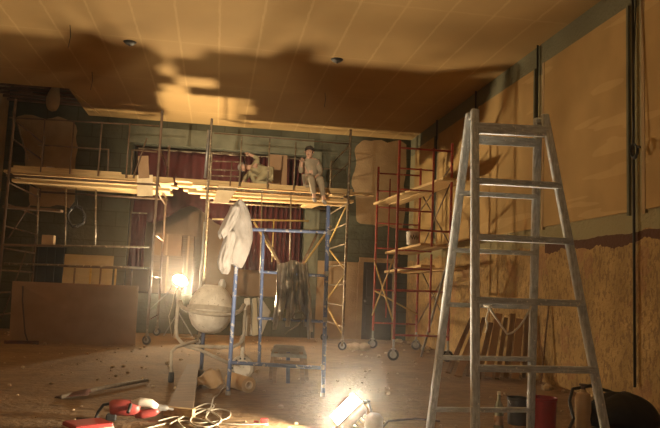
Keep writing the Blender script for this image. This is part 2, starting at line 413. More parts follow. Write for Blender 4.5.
# rope hung on the ladder
p, q = D(488, 306, 5.66), D(531, 306, 5.72)
def swag(a, b2, sag, n=16, wob=.0):
    return [V(a).lerp(V(b2), i/n)+V((wob*math.sin(i*1.7), wob*math.cos(i*2.3), -sag*4*(i/n)*(1-i/n))) for i in range(n+1)]
rp = swag(p, D(507, 334, 5.7), .0, 8)[:-1]+swag(D(507, 334, 5.7), q, .06, 8)
b = MB().path(rp, .009, 8).path(swag(p, D(486, 333, 5.66), -.0, 6, .008), .008, 8)
b.path([p+V((.03*math.cos(t), .045*math.sin(t), .0)) for t in [i*math.pi/4 for i in range(8)]], .009, 8, closed=True)
tag(b.build('rope', 'rope', loc=p, smooth=True), 'pale rope hanging in a loop from a rung of the stepladder', 'rope')

# ------------------------------------------------------------------ tower parts
def caster(par, x, y, m='dull_steel', rw_=.095):
    f = MB().tube((x, y, .2), (x, y, .42), .022)
    f.box((x, y, .215), (.07, .09, .02)).box((x-.012, y-.036, .15), (.05, .008, .13)).box((x+.012, y+.036, .15), (.05, .008, .13))
    o = f.build('caster', m, par)
    MB().lathe([(rw_*.62, -.024), (rw_*.95, -.024), (rw_, -.012), (rw_, .012), (rw_*.95, .024), (rw_*.62, .024)], (x, y, rw_), (.35, 1, 0), 20, closed=True).build('wheel', 'rubber', o, smooth='auto')
    MB().lathe([(.012, -.028), (rw_*.64, -.016), (rw_*.64, .016), (.012, .028)], (x, y, rw_), (.35, 1, 0), 16).build('wheel_hub', 'grey_steel', o)

PZ = 3.40          # underside of the platform planks
YF, YK = 14.95, 17.5
ax0, ax1 = -4.30, -1.34
bx0, bx1 = -.29, 2.76
def tower(name, label, x0, x1, zt, m):
    r = thing(name, label, 'scaffold tower', ((x0+x1)/2, (YF+YK)/2, 0), 'main scaffold towers')
    for x in (x0, x1):
        for y in (YF, YK):
            caster(r, x, y)
            top = zt if y == YF else zt-.25
            MB().tube((x, y, .4), (x, y, top), .028).build('post', m, r, smooth='auto')
        for z in ((.5, .95, 1.4, 1.85, 2.3, 2.75, 3.19, 3.381, 4.1, 4.5) if x in (ax0, bx1) else (.5, 1.4, 2.3, 3.19, 3.381, 4.1)):
            MB().tube((x, YF, z), (x, YK, z), .018, 8).build('rung', m, r, smooth=True)
    for y in (YF, YK):
        for z in (3.33,):
            MB().tube((x0-.05, y, z), (x1+.05, y, z), .026, 8).build('ledger', m, r, smooth=True)
    return r

# left tower
ta = tower('scaffold_tower', 'brown steel scaffold tower with guard rails behind the big leaning board', ax0, ax1, 4.93, 'brown_steel')
def rail(par, a, b2, r=.016, m='brown_steel', nm='guard_rail'): MB().tube(a, b2, r, 8).build(nm, m, par, smooth=True)
def up(par, px0, py0, px1, py1, Y, r=.016, m='brown_steel'):
    a, b2 = D(px0, py0, Y), D(px1, py1, Y); b2.x = a.x+(b2.x-a.x)*.15; rail(par, a, b2, r, m, 'guard_post')
for x, y0, y1 in ((45, 119, 172), (74, 122, 174), (102, 122, 176), (130, 123, 178)): up(ta, x, y0, x-4, y1, YF-.06)
rail(ta, D(9, 117.5, YF), D(159, 126, YF)); rail(ta, D(38, 145, YF), D(86, 148, YF)); rail(ta, D(84, 148, YF+.3), D(109, 149.5, YF+.3)); rail(ta, D(108.5, 149, YF+.3), D(108, 172, YF+.3))
rail(ta, D(132, 150, YF+.1), D(157, 152, YF+.1)); rail(ta, D(132, 150, YF+.1), D(131, 178, YF+.1))
for ya, yb in ((245, 247), (263.5, 268)): rail(ta, D(4, ya, YF), D(149, yb, YF), .02, 'dull_steel', 'ledger')
for x, y0, y1 in ((66, 188, 245), (96, 190, 246), (38, 188, 245)): rail(ta, D(x, y0, YF+.1), D(x-1, y1, YF+.1), .016, 'dull_steel', 'upright')
for a, b2 in (((14, 112), (28, 160)), ((8, 238), (30, 205)), ((2, 318), (26, 252)), ((133, 178), (147, 138))): rail(ta, D(*a, YF-.04), D(*b2, YF-.04), .014, 'brown_steel', 'brace')
# right tower
tb = tower('scaffold_tower', 'steel scaffold tower carrying the lit plank platform behind the blue frame', bx0, bx1, 4.84, 'dull_steel')
for x, y0, y1 in ((242, 137, 186), (270, 138, 188), (296, 142, 190)): up(tb, x, y0, x-4, y1, YF-.06, .016, 'dull_steel')
rail(tb, D(214, 133, YF), D(349, 144, YF), .014)
for y in (153, 161.5, 170, 176): rail(tb, D(211, y-.4, YF), D(240.5, y+.6, YF), .013, 'dull_steel')
rail(tb, D(232, 162, YF), D(230, 186, YF), .013); rail(tb, D(297, 167, YF+.1), D(346, 170, YF+.1), .012)
rail(tb, D(212, 219, YF), D(309, 221, YF), .02, 'yellow_steel', 'ledger'); rail(tb, D(262, 190, YF+.05), D(260, 300, YF+.05), .014, 'dull_steel', 'upright'); rail(tb, D(291, 192, YF+.05), D(290, 262, YF+.05), .014, 'dull_steel', 'upright')
rail(tb, D(274, 219, YF+.05), D(272, 262, YF+.05), .014, 'yellow_steel', 'upright')
for a, b2 in (((254, 222), (296, 292)), ((331, 226), (284, 292))): rail(tb, D(*a, YF-.05), D(*b2, YF-.05), .022, 'yellow_steel', 'brace')
def sp(y, z): return (bx1-.02, y, z)
for (ya, za), (yb, zb) in (((YF, 3.15), (YK, 2.35)), ((YK, 2.35), (YF, 1.75)), ((YF, 1.6), (YK, .95)), ((YK, .95), (YF, .35))): rail(tb, sp(ya, za), sp(yb, zb), .02, 'yellow_steel', 'brace')
rail(tb, D(209, 130, YF-.05), D(205, 178, YF-.05), .03, 'grey_steel', 'glint_tube'); rail(tb, D(205, 222, YF-.05), D(199, 300, YF-.05), .03, 'grey_steel', 'glint_tube')  # pale tubes standing in for the lamp glints on the left post

# platform planks: each plank its own thing
ORD = ['frontmost', 'second from the front', 'third from the front', 'fourth from the front', 'fifth from the front', 'sixth from the front', 'rearmost']
def plank(a, b2, label, group, w=.333, h=.05, m='plank_wood', up_=(0, 0, 1), nm='scaffold_plank'):
    a, b2 = V(a), V(b2); o3 = a.lerp(b2, .5); mb = MB()
    d = (b2-a); L = d.length
    mb.box((0, 0, 0), (L, w, h)); o = mb.build(nm, m, loc=(0, 0, 0), bevel=.004)
    x = d.normalized(); z = (V(up_)-x*V(up_).dot(x)).normalized(); y = z.cross(x)
    o.matrix_world = Matrix.Translation(o3) @ Matrix((x, y, z)).transposed().to_4x4()
    return tag(o, label, 'plank', group)
NP = 7
for i in range(NP):
    y = 15.155+i*.339; zz = PZ+.026
    xa = -4.35+random.uniform(-.08, .08)
    xb = [-1.02, -1.1, -.96, -1.12, -1.18, -1.2, -1.16, -1.22][i]
    plank((xa, y, zz), (xb, y+random.uniform(-.02, .02), zz), 'deck plank of the left tower platform, %s' % ORD[i], 'deck planks of the left platform')
    xa = [-.62, -.95, -.55, -.86, -.15, -.1, -.2, -.12][i]; xb = [2.92, 2.84, 2.95, 2.8, 2.9, 2.84, 2.92, 2.86][i]
    plank((xa, y, zz), (xb, y+random.uniform(-.02, .02), zz), 'brightly lit deck plank of the right tower platform, %s' % ORD[i], 'deck planks of the right platform')
for k, (xa, xb, dz, dy_, lb_) in enumerate(((-4.3, -1.03, .081, .08, 'top plank on the front edge of the left platform'), (-4.25, -1.08, -.152, .08, 'plank slung under the front edge of the left platform'))):
    plank((xa, YF+.1+dy_, PZ+dz), (xb, YF+.1+dy_, PZ+dz), lb_, 'edge planks of the left platform', .28, .058)
for k, (xa, xb, dz, dy_, lb_) in enumerate(((-.98, 2.86, .081, .08, 'top plank on the front edge of the right platform'), (-.70, 2.9, -.152, .08, 'plank slung under the front edge of the right platform'), (-.45, 2.9, -.152, .75, 'second plank slung under the right platform'))):
    plank((xa, YF+.1+dy_, PZ+dz), (xb, YF+.1+dy_, PZ+dz), lb_, 'edge planks of the right platform', .28, .058)
plank((-4.25, YF+.12, PZ+.137), (-2.1, YF+.12, PZ+.137), 'thin strip of wood on top of the left end of the platform', 'edge planks of the left platform', .08, .05)
plank(D(338, 195.2, 14.75), D(306, 207, 16.7), 'short plank lying crosswise under the right end of the lit platform', 'deck planks of the right platform', .28, .045)
plank((2.40, 15.45, PZ+.078), (3.45, 15.45, PZ+.078), 'plank jutting out past the right end of the lit platform', 'deck planks of the right platform', .22, .05)
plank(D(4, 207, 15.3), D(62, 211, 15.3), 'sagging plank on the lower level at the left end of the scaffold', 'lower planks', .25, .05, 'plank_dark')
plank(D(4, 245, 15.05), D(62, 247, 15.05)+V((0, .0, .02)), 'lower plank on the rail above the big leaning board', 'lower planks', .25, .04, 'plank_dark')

# boards tied to the left tower's right post
p = D(145, 196, 14.96); q = D(145, 175, 14.96)
plank(p, q, 'short upright board tied across the plank ends of the left tower', 'short boards on the left tower', .32, .025, 'carton_pale', (0, -1, 0), 'board')
p = D(144, 178, 14.93); q = D(143, 156, 14.98)
plank(p, q, 'dim short board leaning on the guard rail of the left tower', 'short boards on the left tower', .22, .025, 'board_brown', (0, -1, 0), 'board')
o = MB().slab([D(218.5, 185.5, 14.965), D(238, 187.5, 14.965), D(228, 203.5, 14.94), D(213, 202, 14.94)], (0, .02, 0)).build('board', 'carton_pale', loc=D(225, 194, 14.8), bevel=.003)
tag(o, 'small bright board slanting over the front edge of the right platform', 'board', 'short boards on the right tower')
p, q = D(278, 190, 16.3), D(278.5, 155, 16.5); p.z = PZ+.06
plank(p, q, 'flat pale board standing upright on the right platform before the curtain', 'short boards on the right tower', .42, .03, 'board_brown', (0, -1, 0), 'board')

# paint can on left platform, carton and cable on lower level
def pail(name, label, cat, x, y, z, r, h, m, handle=True, grp=None, taper=.85):
    o = thing(name, label, cat, (x, y, z), grp)
    MB().lathe([(r*taper, 0), (r, h), (r*1.06, h), (r*1.06, h-.02), (r*1.01, h-.025), (r*.93, h-.005), (r*taper*.93, .012), (.001, .012)], (x, y, z), (0, 0, 1), 24).build('body', m, o, smooth='auto')
    if handle:
        MB().path([V((x+r*math.cos(t), y-r*.6*math.sin(t)-.01, z+h-.03-(r*.75)*math.sin(t))) for t in [i*math.pi/12 for i in range(13)]], .004, 6).build('handle', 'grey_steel', o, smooth=True)
    return o
p = D(50.5, 165, 15.4); pail('paint_can', 'small pale can standing on the left scaffold platform', 'can', p.x, p.y, PZ+.052, .08, .17, 'bucket_white', taper=1)
p = D(48.5, 242, 15.05); 
o = thing('carton', 'small brownish carton on the lower plank above the leaning board', 'carton', (p.x, p.y, 0))
zc = D(48, 246.4, 15.05).z+.03
MB().box((p.x, p.y, zc+.1), (.23, .2, .2)).build('box', 'cardboard', o, bevel=.006)
MB().box((p.x, p.y, zc+.202), (.05, .2, .004)).build('tape', 'board_pale', o)
b = MB(); p = D(77, 217, 15.0)
for k in range(5):
    b.path([p+V((.17*math.cos(t)+random.uniform(-.03, .03), -.06-.012*k, .2*math.sin(t)+random.uniform(-.03, .03))) for t in [i*math.pi/9 for i in range(18)]], .013, 6, closed=True)
b.path([D(76, 188, YF-.02), p+V((0, -.05, .2))], .008, 6)
tag(b.build('cable_coil', 'cable_dark', loc=p, smooth=True), 'dark coil of cable hanging below the left platform', 'cable')

# ------------------------------------------------------------------ red tower
rA, rC = V((3.58, 15.63, 0)), V((4.58, 15.58, 0)); rB, rE = V((3.40, 13.06, 0)), V((4.475, 13.06, 0)); rD = V((D(434, 149, 13.06).x, 13.06, 0))
rt = thing('scaffold_tower', 'red steel scaffold tower on wheels in the far right corner', 'scaffold tower', (4.0, 14.4, 0))
for p, z in ((rA, 4.17), (rC, 4.2), (rB, 4.25), (rE, 4.27)):
    caster(rt, p.x, p.y, 'grey_steel', .11); MB().tube(p+V((0, 0, .4)), p+V((0, 0, z)), .027).build('post', 'red_steel', rt, smooth='auto')
MB().tube(rD+V((0, 0, 2.2)), rD+V((0, 0, 4.15)), .022).build('inner_post', 'red_steel', rt, smooth='auto')
MB().tube(rD+V((0, 0, .55)), rD+V((0, 0, 2.05)), .022).build('inner_post', 'red_steel', rt, smooth='auto')
for y in (147.5, 229, 290, 335): z = D(397, y, 13.06).z; MB().tube(rB+V((0, 0, z)), rE+V((0, 0, z)), .02, 8).build('crossbar', 'red_steel', rt, smooth=True)
for y in (168, 189, 210, 250, 268): z = D(397, y, 13.06).z; MB().tube(rB+V((0, 0, z)), rD+V((0, 0, z)), .016, 8).build('rung', 'red_steel', rt, smooth=True)
for y in (173, 190.5, 207, 223, 248, 290, 323): z = D(378, y, 15.6).z; MB().tube(rA+V((0, 0, z)), rC+V((0, 0, z)), .018, 8).build('crossbar', 'red_steel', rt, smooth=True)
m1 = V((3.86, 15.6, 0)); MB().tube(m1+V((0, 0, .7)), m1+V((0, 0, 3.9)), .016, 8).build('inner_post', 'red_steel', rt, smooth=True)
for z0, z1 in ((.75, 2.0), (2.0, .75)): MB().tube(rA+V((-.03, 0, z0)), rB+V((-.03, 0, z1)), .018, 8).build('brace', 'yellow_steel', rt, smooth=True)
for z0, z1 in ((1.3, .9),): MB().tube(rA+V((0, -.03, z0)), rC+V((0, -.03, z1-.1)), .018, 8).build('brace', 'yellow_steel', rt, smooth=True)
for z0, z1 in ((.6, 1.9), (1.9, .6), (2.2, 3.6), (3.6, 2.2)): MB().tube(rC+V((.03, 0, z0)), rE+V((.03, 0, z1)), .014, 8).build('brace', 'brown_steel', rt, smooth=True)
MB().tube((4.475, 13.0, 3.85), (4.58, 15.5, 3.2), .014, 8).build('brace', 'brown_steel', rt, smooth=True)
a, b2 = V((3.62, 15.7, 3.30)), V((4.35, 12.85, 3.52))
g = 'planks on the red tower'
plank(a, b2, 'long plank sloping up through the top of the red tower, left one', g, .27, .05)
plank(a+V((.32, -.1, .0)), b2+V((.28, -.02, .03)), 'long plank sloping up through the top of the red tower, right one', g, .25, .05)
a = D(387, 253, 15.7); b2 = D(428, 244.5, 13.2)
plank(a+V((.1, 0, 0)), b2, 'plank under the white bucket on the red tower', g, .3, .05)
plank(a+V((.45, -.05, 0)), b2+V((.36, .1, 0)), 'dusky plank right of the white bucket on the red tower', g, .3, .05)
a = D(386, 272, 15.7); b2 = D(428, 266, 13.3)
plank(a+V((.1, 0, 0)), b2, 'lowest plank on the left side of the red tower', g, .28, .05)
plank(a+V((.45, -.1, 0)), V((4.9, 13.6, b2.z)), 'lowest plank reaching from the red tower to the right wall', g, .28, .05)
bk = D(412.5, 244, 14.15); zb = D(412, 245, 14.2).z
bkt = pail('bucket', 'white bucket with a dark zigzag print on the red tower planks', 'bucket', bk.x, bk.y, zb, .135, .27, 'bucket_white', taper=.9)
b = MB()
for k in range(4):
    for s in (0, 1):
        t0 = -2.35+k*.42+s*.21; pts = []
        za, zb2 = (.09, .17) if s == 0 else (.17, .09)
        for (tt, zc2) in ((t0, za), (t0+.21, zb2), (t0+.21, zb2+.045), (t0, za+.045)):
            rr = .135*(.9+.1*zc2/.27)+.003; pts.append(V((bk.x+rr*math.cos(tt), bk.y+rr*math.sin(tt), zb+zc2)))
        b.slab(pts, (0, -.002, 0))
b.build('printed_zigzag', 'print_dark', bkt)
# leaning grey pole beside the red tower
tag(MB().tube(G(421, 357), D(455, 235, 11.9), .024).build('pole', 'grey_steel', loc=G(421, 357), smooth='auto'), 'slim grey pole leaning upright beside the red tower', 'pole')

# ------------------------------------------------------------------ blue frame, jacket and silver sheet
bl, brr = G(228, 396), G(322, 396)
by = (bl.y+brr.y)/2; bl.y = brr.y = by; zt = 2.33
bf = thing('trestle_scaffold', 'blue tubular scaffold frame with a jacket and silver sheet hung on it', 'scaffold', (bl+brr)/2)
def bt(nm, a, b2, r): MB().tube(a, b2, r).build(nm, 'blue_steel', bf, smooth='auto')
bt('post', bl, bl+V((.02, 0, zt)), .025); bt('post', brr, brr+V((-.03, 0, zt)), .027)
def bz(y, x=300): return D(x, y, by).z
ip = D(259, 366, by); it = D(263.5, 231, by)
bt('inner_post', V((ip.x, by, bz(366, 259))), V((it.x, by, bz(231, 263))), .02)
bt('top_rail', V((bl.x, by, bz(229, 240))), V((brr.x-.03, by, bz(232, 324))), .023)
bt('bottom_rail', V((bl.x, by, bz(362.5, 230))), V((brr.x, by, bz(368, 321))), .022)
for y in (273.5, 319.5): bt('rung', V((it.x-.02, by, bz(y))), V((brr.x-.02, by, bz(y+1.3))), .018)
for y in (232, 273.5, 319.5, 367):
    MB().lathe([(.03, -.03), (.033, 0), (.03, .03)], V((brr.x-.015, by, bz(y, 322))), (0, 0, 1), 12).build('weld_collar', 'grey_steel', bf)
for x in (bl.x, brr.x):
    MB().lathe([(.028, 0), (.034, .012), (.03, .05)], V((x, by, 0)), (0, 0, 1), 12).build('foot', 'grey_steel', bf)
for s, x0, y0, x1, y1 in ((-1, 266, 232, 280, 263), (1, 316, 233, 302, 263)):
    pass
# jacket draped over the left post
def lerp_rows(rows, m):
    out = []
    for q in range(m):
        f = q/(m-1)*(len(rows)-1); a = min(int(f), len(rows)-2); t = f-a
        out.append([rows[a][k]+(rows[a+1][k]-rows[a][k])*t for k in range(len(rows[0]))])
    return out
def ridged(p): return 1-2*abs(noise.noise(p))
def cloth_tube(rows, m, n, dep, amp, seed, ynear=.0, flare=1):
    """closed cloth tube through rows of (y, x left, x right) seen at the frame's depth, with folds and creases"""
    R = []; rr = lerp_rows(rows, m)
    for j, (y, xl, xr2) in enumerate(rr):
        f = j/(m-1); a, b2 = D(xl, y, by-.02-ynear), D(xr2, y, by-.02-ynear); cc = (a+b2)/2; hw = (b2-a).length/2; ring = []
        for k in range(n):
            t = k*2*math.pi/n; g = V((math.cos(t)*1.6+seed, math.sin(t)*1.6, f*2.2))
            fold = 1+flare*f*(.16*math.sin(4*t+2.2*f+seed)+.10*math.sin(7*t-3*f+seed*2))
            w_ = amp*(ridged(V((g.x*1.7+f, g.y*1.7, g.z*1.6)))+.5*ridged(V((g.x*3.1, g.y*3.1+f*2, g.z*2.4+seed))))
            d2 = dep[0]+(dep[1]-dep[0])*min(1, f*1.5)
            ring.append(cc+V((math.cos(t)*(hw+w_*.35), math.sin(t)*(d2*fold+w_), w_*.5+.03*f*f*math.sin(3*t+seed))))
        R.append(ring)
    return R
jk = thing('jacket', 'white work jacket draped over the top of the blue post', 'jacket', D(236, 262, by))
body_rows = [(200.5, 238.5, 241.5), (204, 235.5, 244.5), (210, 231.5, 248), (217, 227.8, 250), (224, 224, 251.3), (231, 221, 252), (236, 221, 252.2), (240, 223.5, 252), (247, 223.5, 250.5), (254, 222.5, 248.5), (261, 223, 246), (266, 227, 243)]
MB().rings(cloth_tube(body_rows, 40, 72, (.04, .13), .018, .7)).build('body', 'white_cloth', jk, smooth=True)
MB().rings(cloth_tube([(207, 231, 240), (213, 228, 239), (220, 224.5, 237), (227, 221, 234), (233, 218, 231), (236.5, 219, 227), (238, 221, 225)], 26, 48, (.05, .085), .014, 2.1, .09, .5)).build('sleeve', 'white_cloth', jk, smooth=True)
MB().rings(cloth_tube([(232, 226, 236), (240, 224, 236), (248, 221.5, 234.5), (256, 219, 232.5), (263, 217.3, 231), (269, 218, 230), (272, 221, 228)], 26, 48, (.05, .075), .014, 4.4, .1, .5)).build('sleeve', 'white_cloth', jk, smooth=True)
# silver sheet: pleated, hung over the rung by two ties
sh = thing('plastic_sheet', 'crumpled silver-grey plastic sheet hanging inside the blue frame', 'sheet', D(292, 300, by-.06))
topy = lambda u: 261.5+1.5*math.sin(u*9)
boty = lambda u: [322, 330, 321, 309, 327, 318, 304, 311, 327, 339, 332][min(10, int(u*10+.5))]
lx = lambda v: 277-1.5*v-5.5*max(0, v-.4)/.6
rx = lambda v: 307.5+6*v**.8
nu, nv = 90, 44; grid = []
for j in range(nv+1):
    v = j/nv; row = []
    for i in range(nu+1):
        u = i/nu; y = topy(u)+(boty(u)-topy(u))*v; vv = max(0, (y-262)/72)
        x = lx(vv)+(rx(vv)-lx(vv))*(u+.02*math.sin(u*22+v*3)*v)
        dep = -.10+(.03+.075*v)*math.sin(u*2*math.pi*(2.6+1.2*u)+1.3*math.sin(v*2.2)+.8)+.025*v*math.sin(u*29+v*5)+.035*ridged(V((u*6+v, v*2.2, 1)))+.018*ridged(V((u*11, v*6, 4)))
        row.append(D(x, y, by+dep))
    grid.append(row)
b = MB(); b.rings(grid, closed=False); b.build('sheet', 'silver_sheet', sh, smooth=True, solid=.004, sub=1)
for x0, y0, x1, y1 in ((279, 264, 264.5, 233), (302, 264, 317, 234)):
    MB().path([D(x0, y0, by-.05), D((x0+x1)/2+.5, (y0+y1)/2, by-.045), D(x1, y1, by-.03)], [.018, .014, .016], 8).build('tie_strap', 'plank_dark', sh, smooth=True)
b = MB().path([D(299+(6+1.2*math.sin(3*t))*math.cos(t), 316+(4.5+1.5*math.cos(2*t))*math.sin(t), by-.19+.03*math.sin(2*t)) for t in [i*math.pi/8 for i in range(16)]], .009, 6, closed=True)
b.path([D(304, 317, by-.17), D(298, 325, by-.18), D(290, 330, by-.17), D(285, 334, by-.16)], .008, 6)
b.build('tie_cord', 'silver_sheet', sh, smooth=True)
# sagging cord end at left of sheet
# ------------------------------------------------------------------ concrete mixer
mc = D(211, 309, 9.75); my = mc.y
mx = thing('concrete_mixer', 'cement-crusted concrete mixer with round drum left of the blue frame', 'concrete mixer', (mc.x, my, 0))
ax = V((.05, .12, .98)).normalized(); S = .305
prof = [(.08, -.325), (.16, -.30), (.23, -.235), (.28, -.14), (.302, -.05), (.305, 0), (.298, .07), (.268, .16), (.215, .24), (.155, .295), (.14, .315), (.125, .315), (.12, .28), (.18, .2), (.2, 0), (.001, -.2)]
MB().lathe(prof, mc, ax, 40).build('drum', 'cement_dust', mx, smooth='auto')
gb = MB().lathe([(.300, -.03), (.322, -.03), (.322, .03), (.300, .03)], mc-ax*.005, ax, 48, closed=True).build('ring_gear', 'cement_grey', mx)
# yoke in front of the drum with two pivots
yk = [D(180, 301, my-.03), D(182, 307, my-.1), D(188, 310, my-.24), D(199, 312.5, my-.345), D(212, 314, my-.37), D(225, 314.5, my-.35), D(235, 313.5, my-.25), D(241, 310, my-.1), D(244, 305, my-.02)]
MB().path(yk, .03, 10).build('yoke', 'cement_grey', mx, smooth=True)
fr_ = [D(179, 290, my), D(177.5, 310, my), D(176, 328, my), D(177, 337, my), D(182, 343, my), D(192, 346, my), D(215, 347, my), D(233, 347, my), D(240, 343, my), D(244, 334, my), D(245, 310, my)]
MB().path(fr_, .025, 10).build('frame_tube', 'cement_grey', mx, smooth=True)
bz2 = G(228, 366); 
MB().path([D(181, 345, my), D(200, 350, my-.05), D(231, 364, my-.15)], .022, 10).build('frame_tube', 'cement_grey', mx, smooth=True)
MB().path([D(196, 341, my), D(176, 347, my-.1), D(171.5, 352, my-.2), V((G(171, 382).x, my-.25, .0))], .022, 10).build('leg', 'cement_grey', mx, smooth=True)
fp = V((G(171, 382).x, my-.25, .0)); MB().lathe([(.035, 0), (.04, .02), (.034, .13)], fp, (0, 0, 1), 14).build('foot', 'rubber', mx)
bl2 = G(201, 373); MB().tube(bl2, D(203.5, 330, bl2.y), .028).build('leg', 'dark_blue_steel', mx, smooth='auto')
# wheel with holes
wc = D(242, 368, 9.98); 
MB().lathe([(.12, -.03), (.165, -.03), (.175, 0), (.165, .03), (.12, .03)], wc, (.12, 1, 0), 30, closed=True).build('wheel_rim', 'cement_grey', mx, smooth='auto')
b = MB().lathe([(.001, -.012), (.125, -.008), (.125, .008), (.001, .012)], wc, (.12, 1, 0), 30)
wh = b.build('wheel', 'cement_dust', mx)
b = MB()
for k in range(14):
    t = k*2*math.pi/14; q = wc+V((.135*math.cos(t), -.032, .135*math.sin(t))); b.lathe([(.014, -.004), (.014, .004)], q, (.12, 1, 0), 10)
b.build('wheel_hole', 'tool_dark', wh)
MB().tube(wc, D(243, 335, 9.95), .03).build('axle_arm', 'cement_dust', mx, smooth='auto')
# motor housing
for x0, x1 in ((245, 251.5), (253, 258)):
    a, b2 = D(x0, 298, my+.2), D(x1, 335, my+.2)
    MB().slab([D(x0, 299, my+.2), D(x1-1.5, 298, my+.2), D(x1+.5, 335, my+.2), D(x0-1, 336, my+.2)], (0, .3, 0)).build('motor_housing', 'cement_dust' if x0 < 250 else 'board_pale', mx, bevel=.01)
MB().slab([D(258.5, 297, my+.25), D(263, 300, my+.25), D(271, 312, my+.25), D(262, 335, my+.25), D(259, 335, my+.25)], (0, .2, 0)).build('motor_cover', 'cement_grey', mx, bevel=.01)
MB().lathe([(.03, -.05), (.085, -.02), (.085, .02), (.03, .05)], D(222, 285, my+.1), (1, -.2, 0), 18).build('tilt_wheel', 'bucket_white', mx, smooth='auto')

# ------------------------------------------------------------------ work lights
LC = D(180, 281, 17.15)
lp = thing('work_light', 'bright round-glowing work light on a stand behind the mixer', 'work light', (LC.x, LC.y+.12, 0))
ln = V((.38, -.63, .68)).normalized(); lxv = ln.cross(V((0, 0, 1))).normalized(); lyv = ln.cross(lxv)
rot = Matrix((lxv, lyv, ln)).transposed()
MB().lathe([(.04, -.16), (.1, -.13), (.17, -.05), (.183, -.012), (.001, -.012)], LC, ln, 32).build('housing', 'lamp_body', lp, smooth='auto')
MB().lathe([(.001, -.004), (.17, -.004), (.17, .006), (.001, .012)], LC, ln, 32).build('glass', 'lamp_glass', lp, smooth='auto')
MB().lathe([(.172, -.02), (.196, -.02), (.196, .03), (.172, .03)], LC, ln, 32, closed=True).build('bezel', 'lamp_body', lp)
MB().path([LC-ln*.15, LC-ln*.2-V((.05, 0, .2)), V((LC.x-.14, LC.y-.05, LC.z-.6)), V((LC.x-.2, LC.y-.1, .5)), V((LC.x-.1, LC.y-.1, .02)), V((LC.x+.6, LC.y-.3, .012))], .011, 8).build('power_cord', 'cable_white', lp, smooth=True)
MB().tube(D(149, 310, 17.0), D(168, 292.5, 17.2), .016).build('stay_rod', 'grey_steel', lp)
pc = V((LC.x, LC.y+.12, 0))
MB().tube(pc+V((0, 0, .35)), V((pc.x, pc.y, LC.z-.12)), .02).build('pole', 'grey_steel', lp, smooth='auto')
for k in range(3):
    t = k*2.094+.4; MB().tube(pc+V((0, 0, .6)), pc+V((.4*math.cos(t), .4*math.sin(t), .015)), .015).build('leg', 'grey_steel', lp, smooth='auto')
MB().path([LC-lxv*.17-ln*.0, LC-lxv*.16-ln*.22-V((0, 0, .1)), LC+lxv*.16-ln*.22-V((0, 0, .1)), LC+lxv*.17-ln*.0], .012, 8).build('bracket', 'lamp_body', lp)

FC = D(346, 409.5, 6.5)
fl = thing('floodlight', 'glaring halogen floodlight lying tilted on the floor before the blue frame', 'floodlight', (FC.x, FC.y, 0))
view = (CAM-FC).normalized(); rv = FW.cross(UP); 
la = (RT*.72+UP*.70); la = (la-view*la.dot(view)).normalized()
ub = view.cross(la); ub = ub if ub.dot(UP-RT) > 0 else -ub
fn = (view*math.cos(math.radians(55))+ub*math.sin(math.radians(55))).normalized(); sb = fn.cross(la).normalized()
rot = Matrix((la, sb, fn)).transposed()
MB().box(FC, (.285, .17, .012), rot).build('glass', 'flood_glass', fl)
b = MB()
for s in (-1, 1): b.box(FC+la*.152*s-fn*.004, (.018, .21, .03), rot); b.box(FC+sb*.096*s-fn*.004, (.32, .02, .03), rot)
b.build('bezel', 'lamp_body', fl, bevel=.004)
bm_ = MB().box(FC-fn*.07, (.30, .19, .12), rot); bm_.build('housing', 'lamp_body_dusty', fl, bevel=.03)
b = MB()
for k in range(6): b.box(FC-fn*.15+la*(-.11+.044*k), (.012, .15, .05), rot)
b.build('cooling_fins', 'lamp_body', fl)
ed = FC+la*.165-fn*.07
MB().path([FC+la*.17-fn*.06, FC+la*.2-fn*.12, G(372, 415, .12), G(378, 430, .02), G(366, 436, .015)], .013, 8).build('bracket', 'lamp_body', fl, smooth=True)
MB().sphere(D(367.5, 401, 6.55), .03, 12, (1, 1, .6)).tube(D(367.5, 402, 6.55), D(360, 405, 6.55), .008).build('knob', 'tool_dark', fl, smooth=True)
MB().lathe([(.04, 0), (.075, .03), (.085, .1), (.075, .17), (.045, .2)], G(373, 436), (.05, 0, 1), 20).build('junction_box', 'lamp_body_dusty', fl, smooth=True)
tag(MB().path([G(379, 432, .012), G(388, 421, .012), G(398, 420, .012), G(415, 418.5, .012), G(440, 421, .012)], .011, 8).build('power_cord', 'cord_brown', loc=G(379, 432), smooth=True), 'dark cord on the floor running right from the floodlight', 'cord')

# ------------------------------------------------------------------ left: leaning board and things behind
a, b2 = G(9, 341.5), G(135, 346)
tl, tr = D(12.5, 281, 14.86), D(138.5, 286, 14.84)
o = MB().slab([a, b2, tr, tl], (0, .025, 0)).build('leaning_board', 'board_brown', loc=(a+b2)/2)
tag(o, 'large brown sheet of board leaning against the left scaffold tower', 'board')
tag(MB().path([D(23, 286, 14.78), D(22.5, 300, 14.75), D(24, 320, 14.66), D(25, 333, 14.6), G(28, 342, .02), G(38, 344, .02)], .014, 8).build('electric_cable', 'cord_brown', loc=a, smooth=True), 'brown cord hanging down over the large leaning board', 'cord')
p = G(6, 343); q = G(40, 343.5); tag(MB().beam(p+V((0, -.12, .03)), q+V((0, -.12, .03)), .07, .06).build('timber', 'spade_rust', loc=p), 'dark timber lying along the foot of the large leaning board', 'timber')
rf = thing('guard_railing', 'low steel railing standing behind the large leaning board', 'railing', D(100, 330, 16.0))
for z in (D(100, 267.5, 16).z,): MB().tube(D(60, 265.6, 16), D(147, 268.8, 16), .03).build('handrail', 'brown_steel', rf, smooth='auto')
for x in (75, 91, 101, 116, 132): q = D(x, 268, 16); MB().tube(V((q.x, 16, 0)), V((q.x, 16, q.z)), .022, 8).build('post', 'yellow_steel' if x in (91, 116) else 'brown_steel', rf, smooth=True)
a = D(65, 254, 18.33); b2 = D(114, 256, 18.33)
